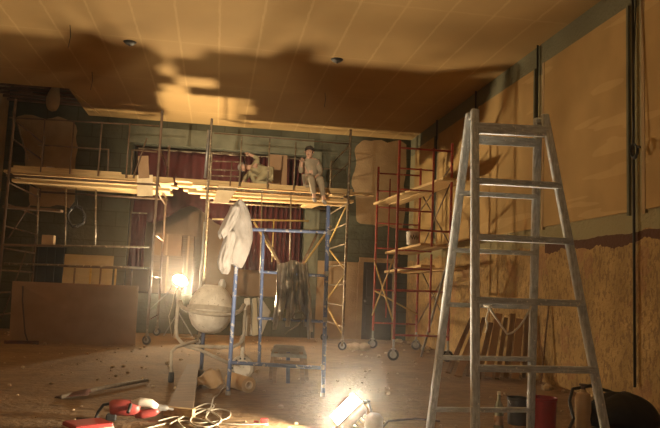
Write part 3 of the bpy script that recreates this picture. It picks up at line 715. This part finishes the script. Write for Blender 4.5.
tag(MB().slab([V((a.x, 18.1, 0)), V((b2.x, 18.1, 0)), b2, a], (0, .02, 0)).build('leaning_board', 'board_pale', loc=V((a.x, 18.1, 0))), 'tan sheet of board against the back wall above the railing', 'board')
# cartons on the stage
for i, (x0, x1, y0, y1, lb, m, dy_) in enumerate(((153, 181, 233, 255, 'pale carton on top of the stack behind the work light', 'board_brown', 0), (152, 181, 255, 300, 'dark carton at the bottom of the stack behind the work light', 'plank_dark', 0), (183, 191, 235, 296, 'tall narrow brown carton beside the stack behind the work light', 'plank_dark', .1))):
    Yc = YB+.4+dy_; a, b2 = D(x0, y0, Yc), D(x1, y1, Yc)
    z0 = SZ0 if y1 > 260 else D(x0, 255, Yc).z; z1 = D(x0, 255, Yc).z if i == 1 else a.z
    o = thing('carton', lb, 'carton', ((a.x+b2.x)/2, Yc+.2, z0), 'cartons on the stage')
    MB().box(((a.x+b2.x)/2, Yc+.2, (z0+z1)/2), (b2.x-a.x, .4, z1-z0-.004)).build('box', m, o, bevel=.008)
    MB().box(((a.x+b2.x)/2, Yc-.001, (z0+z1)/2), (.05, .004, z1-z0-.03)).build('tape', 'cardboard', o)
# curtains
def curtain(label, x0, x1, z0, z1, y, folds, amp, flare=0):
    nu = int(folds*8); R = []
    for j in range(13):
        v = j/12; row = []
        for i in range(nu+1):
            u = i/nu
            zz = z0(u) if callable(z0) else z0
            row.append(V((x0+(x1-x0)*u+.02*math.sin(v*4+u*9), y+amp*(.7+.3*v)*math.sin(u*folds*2*math.pi)+.02*math.sin(u*31+v*3), z1+(zz-z1)*v)))
        R.append(row)
    o = thing('stage_curtain', label, 'curtain', ((x0+x1)/2, y, z0(0.5) if callable(z0) else z0))
    MB().rings(R, closed=False).build('fabric', 'curtain_red', o, smooth=True, solid=.012)
    MB().tube((x0, y, z1+.02), (x1, y, z1+.02), .02).build('curtain_rail', 'dull_steel', o)
curtain('dark red curtain in loose folds behind the left half of the platforms', SX0+.05, .55, lambda u: 3.1-.25*math.sin(u*9), 4.8, YB+.5, 7, .05)
curtain('red pleated curtain behind the right tower and silver sheet', .6, SX1-.03, 1.72, 4.8, YB+.42, 12, .07)
curtain('narrow red curtain strip at the left edge of the stage opening', SX0+.03, SX0+.42, 1.6, 3.05, YB+.35, 3, .05)

# ------------------------------------------------------------------ workers
def skin_mesh(chain, edges, rad, name, m, parent, sub=2):
    me = bpy.data.meshes.new(name); me.from_pydata([V(p)-V(ORG[parent.name]) for p in chain], edges, []); me.update()
    o = bpy.data.objects.new(name+'_tmp', me); COL.objects.link(o)
    o.modifiers.new('s', 'SKIN')
    for i, v in enumerate(me.skin_vertices[0].data):
        r = rad[i]; v.radius = (r, r) if not isinstance(r, tuple) else r; v.use_root = (i == 0)
    k = o.modifiers.new('u', 'SUBSURF'); k.levels = sub; k.render_levels = sub
    dg = bpy.context.evaluated_depsgraph_get(); dg.update()
    nm = bpy.data.meshes.new_from_object(o.evaluated_get(dg)); nm.name = name
    bpy.data.objects.remove(o)
    for p in nm.polygons: p.use_smooth = True
    nm.materials.clear(); nm.materials.append(M[m])
    q = bpy.data.objects.new(name, nm); COL.objects.link(q); q.parent = parent; ORG[q.name] = ORG[parent.name]
    return q
def person(label, base, J, top, trousers, face_dir, cap=None):
    """J: joints in world space"""
    r = thing('person', label, 'person', base)
    fd = V(face_dir).normalized(); upv = (J['head']-J['neck']).normalized()
    ch, e, rad = [], [], []
    def add(p, r_, prev=None):
        ch.append(V(p)); rad.append(r_); i = len(ch)-1
        if prev is not None: e.append((prev, i))
        return i
    pel = add(J['pelvis'], .12); sp_ = add(J['pelvis'].lerp(J['chest'], .5), .115, pel); cs = add(J['chest'], .135, sp_)
    nk = add(J['neck'], .055, cs); j = add(J['neck'].lerp(J['head'], .45)+fd*.01, .07, nk); hd_ = add(J['head'], .094, j); add(J['head']+upv*.07, .075, hd_)
    hands = []
    for s in 'LR':
        sh_ = add(J['sh'+s], .06, cs); el = add(J['el'+s], .043, sh_); wr = add(J['wr'+s], .03, el)
        dv = (J['wr'+s]-J['el'+s]).normalized(); pm = add(J['wr'+s]+dv*.055, (.036, .022), wr); hands.append((J['wr'+s], dv))
        hp = add(J['hip'+s], .085, pel); kn = add(J['kn'+s], .06, hp); an = add(J['an'+s], .042, kn)
        add(J['an'+s]+J['toe'+s]*.0+V((0, 0, -.03)), .04, an)
    skin_mesh(ch, e, rad, 'body', 'skin', r)
    body = [c_ for c_ in r.children if c_.name.startswith('body')][0]
    for w_, dv in hands:
        sd = dv.cross(fd); sd = sd.normalized() if sd.length > .1 else dv.orthogonal().normalized(); cu = sd.cross(dv)
        b = MB()
        for k in range(4):
            o1 = w_+dv*.075+sd*(-.03+.02*k); L = (.055, .068, .064, .048)[k]
            b.path([o1-dv*.02, o1+dv*L*.5+cu*.006, o1+dv*L*.85+cu*.03, o1+dv*L*.9+cu*.05], [.0095, .009, .0085, .007], 8)
        b.path([w_+dv*.03-sd*.025, w_+dv*.055-sd*.05+cu*.012, w_+dv*.085-sd*.052+cu*.03], [.011, .01, .008], 8)
        b.build('fingers', 'skin', r, smooth=True, sub=1)
    # shirt
    ch2, e2, r2 = [], [], []
    def add2(p, r_, prev=None):
        ch2.append(V(p)); r2.append(r_); i = len(ch2)-1
        if prev is not None: e2.append((prev, i))
        return i
    a = add2(J['pelvis'], .145); b_ = add2(J['pelvis'].lerp(J['chest'], .5), .14, a); c_ = add2(J['chest'], .16, b_); add2(J['chest'].lerp(J['neck'], .75), .085, c_)
    for s in 'LR':
        k1 = add2(J['sh'+s], .078, c_); k2 = add2(J['el'+s], .058, k1); add2(J['el'+s].lerp(J['wr'+s], .7), .046, k2)
    skin_mesh(ch2, e2, r2, 'shirt', top, r)
    ch2.clear(); e2.clear(); r2.clear()
    a = add2(J['pelvis'], .15)
    for s in 'LR':
        k1 = add2(J['hip'+s], .105, a); k2 = add2(J['kn'+s], .078, k1); add2(J['kn'+s].lerp(J['an'+s], .88), .06, k2)
    skin_mesh(ch2, e2, r2, 'trousers', trousers, r)
    for s in 'LR':
        t_ = J['toe'+s].normalized(); A = J['an'+s]+V((0, 0, -.045))
        MB().path([A-t_*.07, A, A+t_*.08, A+t_*.15, A+t_*.18], [.035, .046, .043, .036, .02], 12).build('shoe', 'shoe', r, smooth=True, sub=1)
    # hair or cap, ears, eyes, nose, mouth
    Hc = J['head']+upv*.02
    b = MB().sphere((0, 0, 0), .102, 18, (1, 1, 1))
    bmesh.ops.translate(b.bm, verts=b.bm.verts, vec=Hc+upv*.025-fd*.018)
    rm = [v for v in b.bm.verts if (v.co-Hc).dot(fd) > .045 and (v.co-Hc).dot(upv) < .05 or (v.co-Hc).dot(upv) < -.045]
    bmesh.ops.delete(b.bm, geom=rm, context='VERTS')
    b.build('cap' if cap else 'hair', cap or 'hair', r, smooth=True, solid=.008)
    sd = fd.cross(upv).normalized(); ff = (upv.cross(sd)*1).normalized(); ff = ff if ff.dot(fd) > 0 else -ff
    MB().path([Hc+ff*.085+upv*.012, Hc+ff*.108-upv*.022, Hc+ff*.09-upv*.032], [.01, .016, .012], 8).build('nose', 'skin', r, smooth=True)
    b = MB()
    for s in (-1, 1): b.sphere(Hc+ff*.083+sd*.034*s+upv*.008, .011, 10)
    b.build('eye', 'hair', r, smooth=True)
    MB().path([Hc+ff*.088-upv*.052+sd*.024, Hc+ff*.094-upv*.054, Hc+ff*.088-upv*.052-sd*.024], .006, 6).build('mouth', 'lath', r, smooth=True)
    b = MB()
    for s in (-1, 1): b.sphere(Hc+sd*.094*s-upv*.005, .025, 10, (.6, .6, 1))
    b.build('ear', 'skin', r, smooth=True)
    return r
# crouching worker on the right platform
q = D(257, 186, 15.6); bx, byy, bz_ = q.x, 15.6, PZ+.075
def J1(x, y, z): return V((bx+x, byy+y, bz_+z))
J = dict(pelvis=J1(.20, .05, .40), chest=J1(-.08, 0, .46), neck=J1(-.22, -.02, .47), head=J1(-.32, -.05, .45),
         shL=J1(-.10, .17, .47), elL=J1(-.24, .18, .28), wrL=J1(-.34, .10, .10), shR=J1(-.09, -.17, .48), elR=J1(-.02, -.28, .64), wrR=J1(-.20, -.32, .70),
         hipL=J1(.20, .13, .36), knL=J1(-.14, .17, .34), anL=J1(.02, .15, .08), toeL=V((-1, 0, 0)), hipR=J1(.20, -.07, .36), knR=J1(-.04, -.12, .12), anR=J1(.30, -.10, .10), toeR=V((.4, 0, -1)))
person('crouching worker in olive clothes bending over the lit scaffold platform', J1(0, 0, 0), J, 'olive_cloth', 'olive_cloth', (-.45, -.6, -.65), 'white_cloth')
# worker sitting on the platform edge
q = D(312, 190, 14.9); bx, byy, bz_ = q.x, 14.9, PZ+.13
J = dict(pelvis=J1(.0, .08, .13), chest=J1(-.06, .03, .44), neck=J1(-.09, .0, .60), head=J1(-.10, -.04, .71),
         shL=J1(.10, .0, .52), elL=J1(.17, -.10, .26), wrL=J1(.04, -.24, .14), shR=J1(-.24, .0, .50), elR=J1(-.28, -.14, .24), wrR=J1(-.27, -.20, .42),
         hipL=J1(.10, .02, .10), knL=J1(.12, -.38, .10), anL=J1(.22, -.36, -.34), toeL=V((.1, -1, -.35)), hipR=J1(-.10, .02, .10), knR=J1(-.08, -.38, .12), anR=J1(.02, -.30, -.30), toeR=V((0, -1, -.4)))
person('dusty worker sitting on the right platform edge with legs hanging down', J1(0, 0, 0), J, 'beige_cloth', 'beige_cloth', (-.35, -.9, -.2))

# ------------------------------------------------------------------ floor things
# sawhorse table below the silver sheet
sy = 9.75
sh_ = thing('sawhorse', 'low wooden sawhorse standing below the silver sheet', 'sawhorse', (G(288, 376).x, sy, 0))
ta_, tb_ = D(272, 350, sy-.12), D(306, 353, sy-.12)
MB().slab([D(271, 353, sy-.15), D(307, 355, sy-.15), D(304, 346, sy+.2), D(274, 344, sy+.2)], (0, 0, -.05)).build('top_board', 'grey_cloth', sh_, bevel=.006)
for x0, x1, yy, m in ((276, 274, sy-.12, 'plank_dark'), (288, 288, sy-.1, 'dark_blue_steel'), (301, 302.5, sy-.12, 'plank_dark'), (273, 270, sy+.22, 'plank_dark'), (304, 307, sy+.2, 'plank_dark')):
    a = D(x0, 352, yy); f_ = V((D(x1, 380, yy).x, yy, 0)); MB().beam(f_, a, .05, .05, (0, 1, 0)).build('leg', m, sh_)
MB().beam(D(274, 362, sy-.12), D(304, 364, sy-.12), .03, .07).build('stretcher', 'plank_dark', sh_)
# stone/rag heap far behind
b = MB(); p = G(352, 350)
for k in range(7): b.sphere(p+V((random.uniform(-.3, .3), random.uniform(-.1, .1), .07)), random.uniform(.07, .12), 8, (1.2, 1, .8))
tag(b.build('rubble_heap', 'lime_stone', loc=p), 'small heap of broken plaster beside the wheel of the right tower', 'rubble', kind='stuff')
# paper roll
ra = G(248.5, 393); ra.z = .095; rb = V((ra.x-.2, ra.y+.45, .095))
o = thing('paper_roll', 'brown paper roll lying on the floor under the blue frame', 'roll', (ra.x, ra.y, 0))
MB().lathe([(.042, -.001), (.095, 0), (.095, (rb-ra).length), (.042, (rb-ra).length)], ra, rb-ra, 28, closed=True).build('paper', 'paper_roll', o, smooth='auto')
MB().lathe([(.036, -.004), (.052, -.006), (.052, .05), (.036, .05)], ra, rb-ra, 20, closed=True).build('core_tube', 'carton_pale', o)
# board lying on the floor, raised on a batten
a = [G(166.5, 408, .06), G(193, 411, .06), G(199, 364, .18), G(187, 364, .18)]
tag(MB().slab(a, (0, 0, -.035)).build('floor_board', 'plank_dark', loc=G(182, 400), bevel=.004), 'wide worn board lying on the floor pointing at the mixer', 'board')
p, q = G(165, 410, .045), G(194, 413, .045)
tag(MB().beam(p-V((0, .03, 0)), q-V((0, .03, 0)), .06, .085).build('timber_block', 'plank_wood', loc=(p.x, p.y, 0), bevel=.004), 'short bright timber across the near end of the wide floor board', 'timber')
p, q = G(189, 374, .06), G(196, 376, .06)
tag(MB().beam(V((p.x, p.y, .07)), V((q.x, q.y, .07)), .1, .13).build('timber_block', 'plank_dark', loc=(p.x, p.y, 0), bevel=.004), 'dark timber block under the far end of the wide floor board', 'timber')
# crumpled paper sack
R = []
for j in range(9):
    v = j/8; row = []
    for i in range(13):
        u = i/12; x = 197+26*u-4*v; y = 389-19*v*(.4+.6*u)-1.5*math.sin(u*7)
        p = G(x, 389-6*v, 0); row.append(V((p.x, p.y, .03+.17*v*(.3+.7*u)+.03*math.sin(u*8+v*3)+.02*noise.noise(V((u*6, v*6, 0))))))
    R.append(row)
tag(MB().rings(R, closed=False).build('paper_sack', 'cardboard', loc=G(210, 389), smooth=True, solid=.01), 'crumpled brown paper sack between the floor board and the roll', 'sack')
b = MB(); p = G(199, 378)
for k in range(5): b.sphere(p+V((random.uniform(-.08, .1), random.uniform(-.05, .08), .05)), random.uniform(.05, .085), 8, (1.2, 1, .8))
tag(b.build('dark_rag', 'grey_cloth', loc=p, smooth=True, sub=1), 'dark bundled rag behind the crumpled paper sack', 'rag')
# cables
def loopcable(label, pts, r, m='cable_white'):
    P = [G(x, y, r+.003) for x, y in pts]; Q = []
    for i in range(len(P)-1):
        p0, p1, p2, p3 = P[max(i-1, 0)], P[i], P[i+1], P[min(i+2, len(P)-1)]
        for k in range(6):
            t = k/6; Q.append(.5*((2*p1)+(p2-p0)*t+(2*p0-5*p1+4*p2-p3)*t*t+(3*p1-p0-3*p2+p3)*t**3))
    Q.append(P[-1]); 
    tag(MB().path(Q, r, 8).build('cable', m, loc=P[0], smooth=True), label, 'cable', 'tangled cables by the floor board')
loopcable('pale cable looping past the near end of the floor board', [(170, 424), (185, 416), (200, 409), (214, 413), (221, 420), (214, 426), (200, 427), (190, 422), (196, 414), (212, 408)], .009)
loopcable('pale cable running from the tangle up to the paper roll', [(206, 414), (211, 407), (214, 398), (219, 394), (224, 388), (231, 387)], .008)
loopcable('pale cable stretched along the floor toward the floodlight', [(158, 421), (176, 417), (196, 418), (214, 423), (236, 424.5), (268, 424.5)], .008)
loopcable('thin pale cable in the lowest loop of the tangle', [(140, 430), (160, 425), (182, 421), (202, 423), (226, 419), (230, 412), (218, 409), (204, 413)], .007)
loopcable('pale cable curling behind the red hammer drill', [(184, 428), (178, 420), (188, 412), (205, 404), (214, 406), (206, 418), (222, 429)], .008)
p = G(264, 425); tag(MB().box((p.x, p.y, .03), (.07, .06, .06)).lathe([(.012, .0), (.012, .05)], (p.x-.05, p.y, .03), (-1, 0, 0), 10).build('cable_plug', 'bucket_red', loc=(p.x, p.y, 0), bevel=.008), 'small red plug lying on the brightly lit floor', 'plug')
q = D(236, 418, 6.9)
# hammer drill
dc = G(128, 420); dz = .1
o = thing('hammer_drill', 'dusty red hammer drill lying on the floor', 'drill', dc)
u1 = (G(160, 421)-G(108, 421)).normalized(); u2 = V((-u1.y, u1.x, 0))
def dp(a, b2, z): return dc+u1*a+u2*b2+V((0, 0, z))
MB().path([dp(-.17, 0, .11), dp(-.14, 0, .115), dp(-.02, 0, .115), dp(.06, 0, .105), dp(.1, 0, .1)], [.06, .075, .078, .07, .05], 16).build('motor_body', 'drill_red', o, smooth=True)
MB().path([dp(.02, -.02, .15), dp(.1, -.02, .17), dp(.2, -.02, .155), dp(.26, -.02, .12)], [.03, .042, .042, .03], 14).build('gear_case', 'bucket_white', o, smooth=True)
MB().path([dp(.06, -.02, .05), dp(.13, -.02, .06), dp(.24, -.02, .08), dp(.27, -.02, .1)], [.03, .045, .04, .03], 14).build('hammer_tube', 'drill_red', o, smooth=True)
MB().lathe([(.03, 0), (.034, .03), (.026, .05), (.03, .07), (.018, .1)], dp(.26, -.02, .115), u1, 16).build('chuck', 'grey_steel', o, smooth='auto')
MB().tube(dp(.34, -.02, .115), dp(.41, -.02, .1), .012).build('drill_bit', 'grey_steel', o)
MB().path([dp(-.17, 0, .15), dp(-.23, -.01, .14), dp(-.27, -.02, .08), dp(-.29, -.02, .03), dp(-.25, -.02, .02)], .014, 10).build('handle', 'black_plastic', o, smooth=True)
MB().box(dp(-.15, -.0, .03), (.09, .1, .06)).build('base_clamp', 'tool_dark', o, bevel=.01)
MB().path([dp(-.27, -.02, .012), dp(-.38, -.0, .011), dp(-.46, .02, .011)], .011, 8).build('power_cord', 'cord_brown', o, smooth=True)
MB().tube(dp(.02, -.05, .155), dp(.0, -.12, .09), .016).build('side_handle', 'black_plastic', o)
# red tool case at the lower edge
a, b2 = G(70, 432), G(108, 428)
o = thing('tool_case', 'flat red tool case at the bottom edge left of the drill', 'tool case', ((a+b2)/2))
d = (b2-a).normalized(); cc = (a+b2)/2; rot = Matrix.Rotation(math.atan2(d.y, d.x), 3, 'Z')
MB().box(cc+V((0, -.1, .045)), ((b2-a).length, .28, .09), rot).build('case', 'bucket_red', o, bevel=.015)
MB().box(cc+V((0, -.1, .05)), ((b2-a).length+.008, .288, .012), rot).build('seam_band', 'bucket_white', o)
# shovel
a, b2 = G(147, 380, .04), G(61, 397, .03)
o = thing('shovel', 'long-handled dark shovel lying on the floor at left', 'shovel', (a+b2)/2)
MB().path([a, a.lerp(b2, .5)+V((0, 0, .01)), b2], .024, 10).build('shaft', 'handle_wood', o, smooth=True)
bc = G(73, 397.5); R = []
for j in range(7):
    v = j/6; row = []
    for i in range(9):
        u = i/8-.5; wv = .2*(1 if v < .6 else (1-((v-.6)/.4)**2*.75)); p = bc+V((.16-.36*v, -.02-.02*v, 0))+V((.02, .8*wv*u*1.3, .05+.05*(1-abs(u)*2)*math.cos(v*2)-.04*v))
        row.append(p)
    R.append(row)
MB().rings(R, closed=False).build('blade', 'spade_rust', o, smooth=True, solid=.006)
# right: bottle, pots, bucket, canister, sack
bp = G(498.5, 431)
o = thing('bottle', 'dusty glass bottle standing on the floor behind the stepladder', 'bottle', bp)
MB().lathe([(.001, 0), (.042, 0), (.046, .01), (.046, .2), (.04, .24), (.018, .29), (.015, .34), (.018, .345), (.018, .36), (.001, .36)], bp, (0, 0, 1), 22).build('glass_body', 'bottle_green', o, smooth='auto')
MB().lathe([(.019, .345), (.02, .375), (.001, .38)], bp, (0, 0, 1), 14).build('cap', 'cement_dust', o)
MB().lathe([(.0468, .06), (.0468, .15)], bp, (0, 0, 1), 22).build('paper_label', 'board_brown', o, smooth=True)
p = G(518, 424); pail('paint_pot', 'small dark paint pot left of the red bucket', 'pot', p.x, p.y, 0, .11, .27, 'tool_dark', taper=.97)
p = G(542, 433); pail('bucket', 'red bucket standing behind the right foot of the stepladder', 'bucket', p.x, p.y, 0, .135, .34, 'bucket_red', taper=.9)
p = G(583, 428); o = thing('gas_canister', 'slim tan canister standing right of the red bucket', 'canister', p)
MB().lathe([(.001, 0), (.075, 0), (.08, .015), (.08, .3), (.065, .345), (.03, .36), (.03, .385), (.001, .39)], p, (0, 0, 1), 22).build('body', 'cardboard', o, smooth='auto')
MB().lathe([(.022, .385), (.022, .42), (.04, .425), (.04, .44), (.001, .44)], p, (0, 0, 1), 14).build('valve', 'cord_brown', o, smooth='auto')
hp = [G(578, 430, .02)+V((-.16, -.1, 0)), p+V((-.13, -.05, .1)), p+V((-.15, 0, .27)), p+V((-.05, .12, .37)), p+V((.2, .2, .40)), p+V((.45, .2, .33)), p+V((.75, .1, .2)), p+V((1.0, 0, .05))]
tag(MB().path(hp, .017, 10).build('hose', 'cable_dark', loc=hp[0], smooth=True), 'black hose arching behind the tan canister to the dark sack', 'hose')
sc_ = G(628, 430); R = []
for j, (z, rx_, ry_) in enumerate(((0, .36, .25), (.06, .42, .3), (.15, .42, .3), (.25, .34, .25), (.32, .22, .17), (.36, .1, .08))):
    R.append([sc_+V((rx_*math.cos(t)*(1+.12*noise.noise(V((math.cos(t)*1.5, math.sin(t)*1.5, z*5)))), .1+ry_*math.sin(t)*(1+.15*noise.noise(V((math.cos(t)*2, math.sin(t)*2, z*4+3)))), z+.04*noise.noise(V((math.cos(t)*2, math.sin(t)*2, z*3)))*(j > 0))) for t in [k*2*math.pi/28 for k in range(28)]])
tag(MB().rings(R).build('rubbish_sack', 'sack_black', loc=sc_, smooth=True, sub=1), 'bulky black rubbish sack slumped at the foot of the right wall', 'sack')
# boards leaning on the right wall
lb = [(448, 374, 472, 318, .22), (458, 376, 478, 318, .2), (468, 377, 484, 316, .2), (478, 378, 491, 315, .22), (488, 378.5, 499, 314, .2), (497, 378.5, 506, 314, .2), (506, 379, 513, 313, .22), (515, 379, 520, 313, .2), (524, 379, 527, 312, .2)]
WD = ['far end of the row, tilted most', 'second from the far end', 'third from the far end', 'fourth from the far end', 'fifth, midway along the row', 'sixth from the far end', 'seventh from the far end', 'eighth, next to last', 'last, nearest the ladder']
for i, (x0, y0, x1, y1, wd) in enumerate(lb):
    a = G(x0, y0+(i % 2)*1.5); t_ = W(x1, y1+(0, 5, 2, 8, 0, 4, 1, 6, 3)[i], XR-.13)
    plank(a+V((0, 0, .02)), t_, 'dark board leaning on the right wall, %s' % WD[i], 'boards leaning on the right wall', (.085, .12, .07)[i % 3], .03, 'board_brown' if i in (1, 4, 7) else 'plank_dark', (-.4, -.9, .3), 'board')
st_ = W(549, 302, XR-.03); sb_ = G(541, 384)
tag(MB().tube(V((sb_.x, sb_.y, .0)), st_, .014).build('stick', 'plank_dark', loc=sb_, smooth='auto'), 'thin dark stick leaning alone on the right wall behind the stepladder', 'stick')
# ceiling fittings and hanging wires
for x, y, lb_ in ((130, 42, 'small dark round fitting on the ceiling above the left platform'), (337, 59.5, 'small dark round fitting on the ceiling right of centre')):
    p = G(x, y, H); o = thing('ceiling_fitting', lb_, 'ceiling fitting', p)
    MB().lathe([(.001, -.05), (.07, -.045), (.11, -.01), (.115, 0), (.001, 0)], p, (0, 0, 1), 22).build('rose', 'tool_dark', o, smooth='auto')
    MB().tube(p+V((0, 0, -.05)), p+V((0, 0, -.075)), .015).build('stub', 'cord_brown', o)
for x, y0, y1, lb_ in ((70, 25, 48, 'thin wire hanging from the ceiling at upper left'), (92, 72, 90, 'thin wire hanging from the ceiling over the left platform'), (325, 93, 107, 'thin wire hanging from the ceiling above the sitting worker')):
    p = G(x, y0, H); q = D(x, y1, p.y); tag(MB().path([p, p.lerp(q, .5)+V((.01, 0, 0)), V((p.x, p.y, q.z))], .007, 6).build('hanging_wire', 'cable_dark', loc=p), lb_, 'wire', 'wires hanging from the ceiling')
p = G(51.5, 90, H); p = V((p.x, 16.6, H+.2)); q = D(52, 112, 16.6)
o = MB().path([V((q.x, 16.6, H+.72)), p, V((q.x, 16.6, q.z+.42)), V((q.x, 16.6, q.z+.22)), V((q.x, 16.6, q.z))], [.04, .06, .15, .17, .1], 14).build('insulation_bundle', 'plaster_tan', loc=q, smooth=True, sub=1)
tag(o, 'pale bundle of insulation hanging from the broken ceiling corner', 'insulation')
# knotted cable on right wall
p = W(635, 152, XR-.13)
b = MB()
for k in range(3): b.path([p+V((-.01*k, .07*math.cos(t), .085*math.sin(t)+.01*k)) for t in [i*math.pi/8 for i in range(16)]], .008, 6, closed=True)
b.path([p+V((0, .02, .08)), p+V((0, .05, .6)), V((XR-.06, p.y+.05, H-.08))], .009, 6)
b.path([p+V((0, -.05, .02)), p+V((-.02, -.1, .05)), p+V((-.02, -.14, .03))], .012, 6)
tag(b.build('wire_coil', 'cable_dark', loc=p, smooth=True), 'black wire coiled in a knot on the right wall post', 'wire')

# ------------------------------------------------------------------ light, world, camera
wd = bpy.data.worlds.new('world'); SC.world = wd; wd.use_nodes = True
vs = wd.node_tree.nodes.new('ShaderNodeVolumeScatter'); vs.inputs['Density'].default_value = .0019; vs.inputs['Anisotropy'].default_value = .92; vs.inputs['Color'].default_value = (1, .97, .92, 1)
wd.node_tree.links.new(vs.outputs[0], wd.node_tree.nodes['World Output'].inputs['Volume'])   # thin dusty haze, added for the glare around the lamps
wd.node_tree.nodes['Background'].inputs[0].default_value = (.75, .78, .9, 1); wd.node_tree.nodes['Background'].inputs[1].default_value = .07
def lamp(name, kind, loc, energy, color, size=.1, target=None, **k):
    l = bpy.data.lights.new(name, kind); l.energy = energy; l.color = color
    if kind == 'SPOT': l.spot_size = k.get('angle', 1.2); l.spot_blend = .9; l.shadow_soft_size = size
    elif kind == 'AREA': l.size = size
    else: l.shadow_soft_size = size
    o = bpy.data.objects.new(name, l); COL.objects.link(o); o.location = V(loc)
    if target is not None: o.rotation_euler = (V(target)-V(loc)).to_track_quat('-Z', 'Y').to_euler()
    return o
# unseen frontal spots added at the left near the camera, for planks and mixer
lamp('unseen_front_spot', 'SPOT', (-3.4, -1.0, 2.2), 11000, (1.0, .80, .54), .12, (-.1, 15, 3.55), angle=.40)
lamp('unseen_front_spot', 'SPOT', (-3.4, -1.0, 2.0), 3400, (1.0, .82, .58), .12, (-.1, 9.7, .95), angle=.27)
lamp('added_fill_light', 'POINT', (.2, -1.8, 2.7), 70, (.95, .90, .78), .3)  # added soft fill behind the camera, no lamp hangs there
cam = bpy.data.cameras.new('camera'); co = bpy.data.objects.new('camera', cam); COL.objects.link(co)
cam.sensor_fit = 'HORIZONTAL'; cam.sensor_width = 36; cam.lens = F*36/660; cam.clip_start = .05
co.matrix_world = Matrix.Translation(CAM) @ Matrix((RT, UP, -FW)).transposed().to_4x4()
SC.camera = co
SC.view_settings.view_transform = 'Standard'; SC.view_settings.look = 'None'; SC.view_settings.exposure = -.15; SC.view_settings.gamma = 1
SC.view_settings.use_curve_mapping = False
SC.cycles.use_denoising = True
SC.cycles.max_bounces = 8; SC.cycles.diffuse_bounces = 5
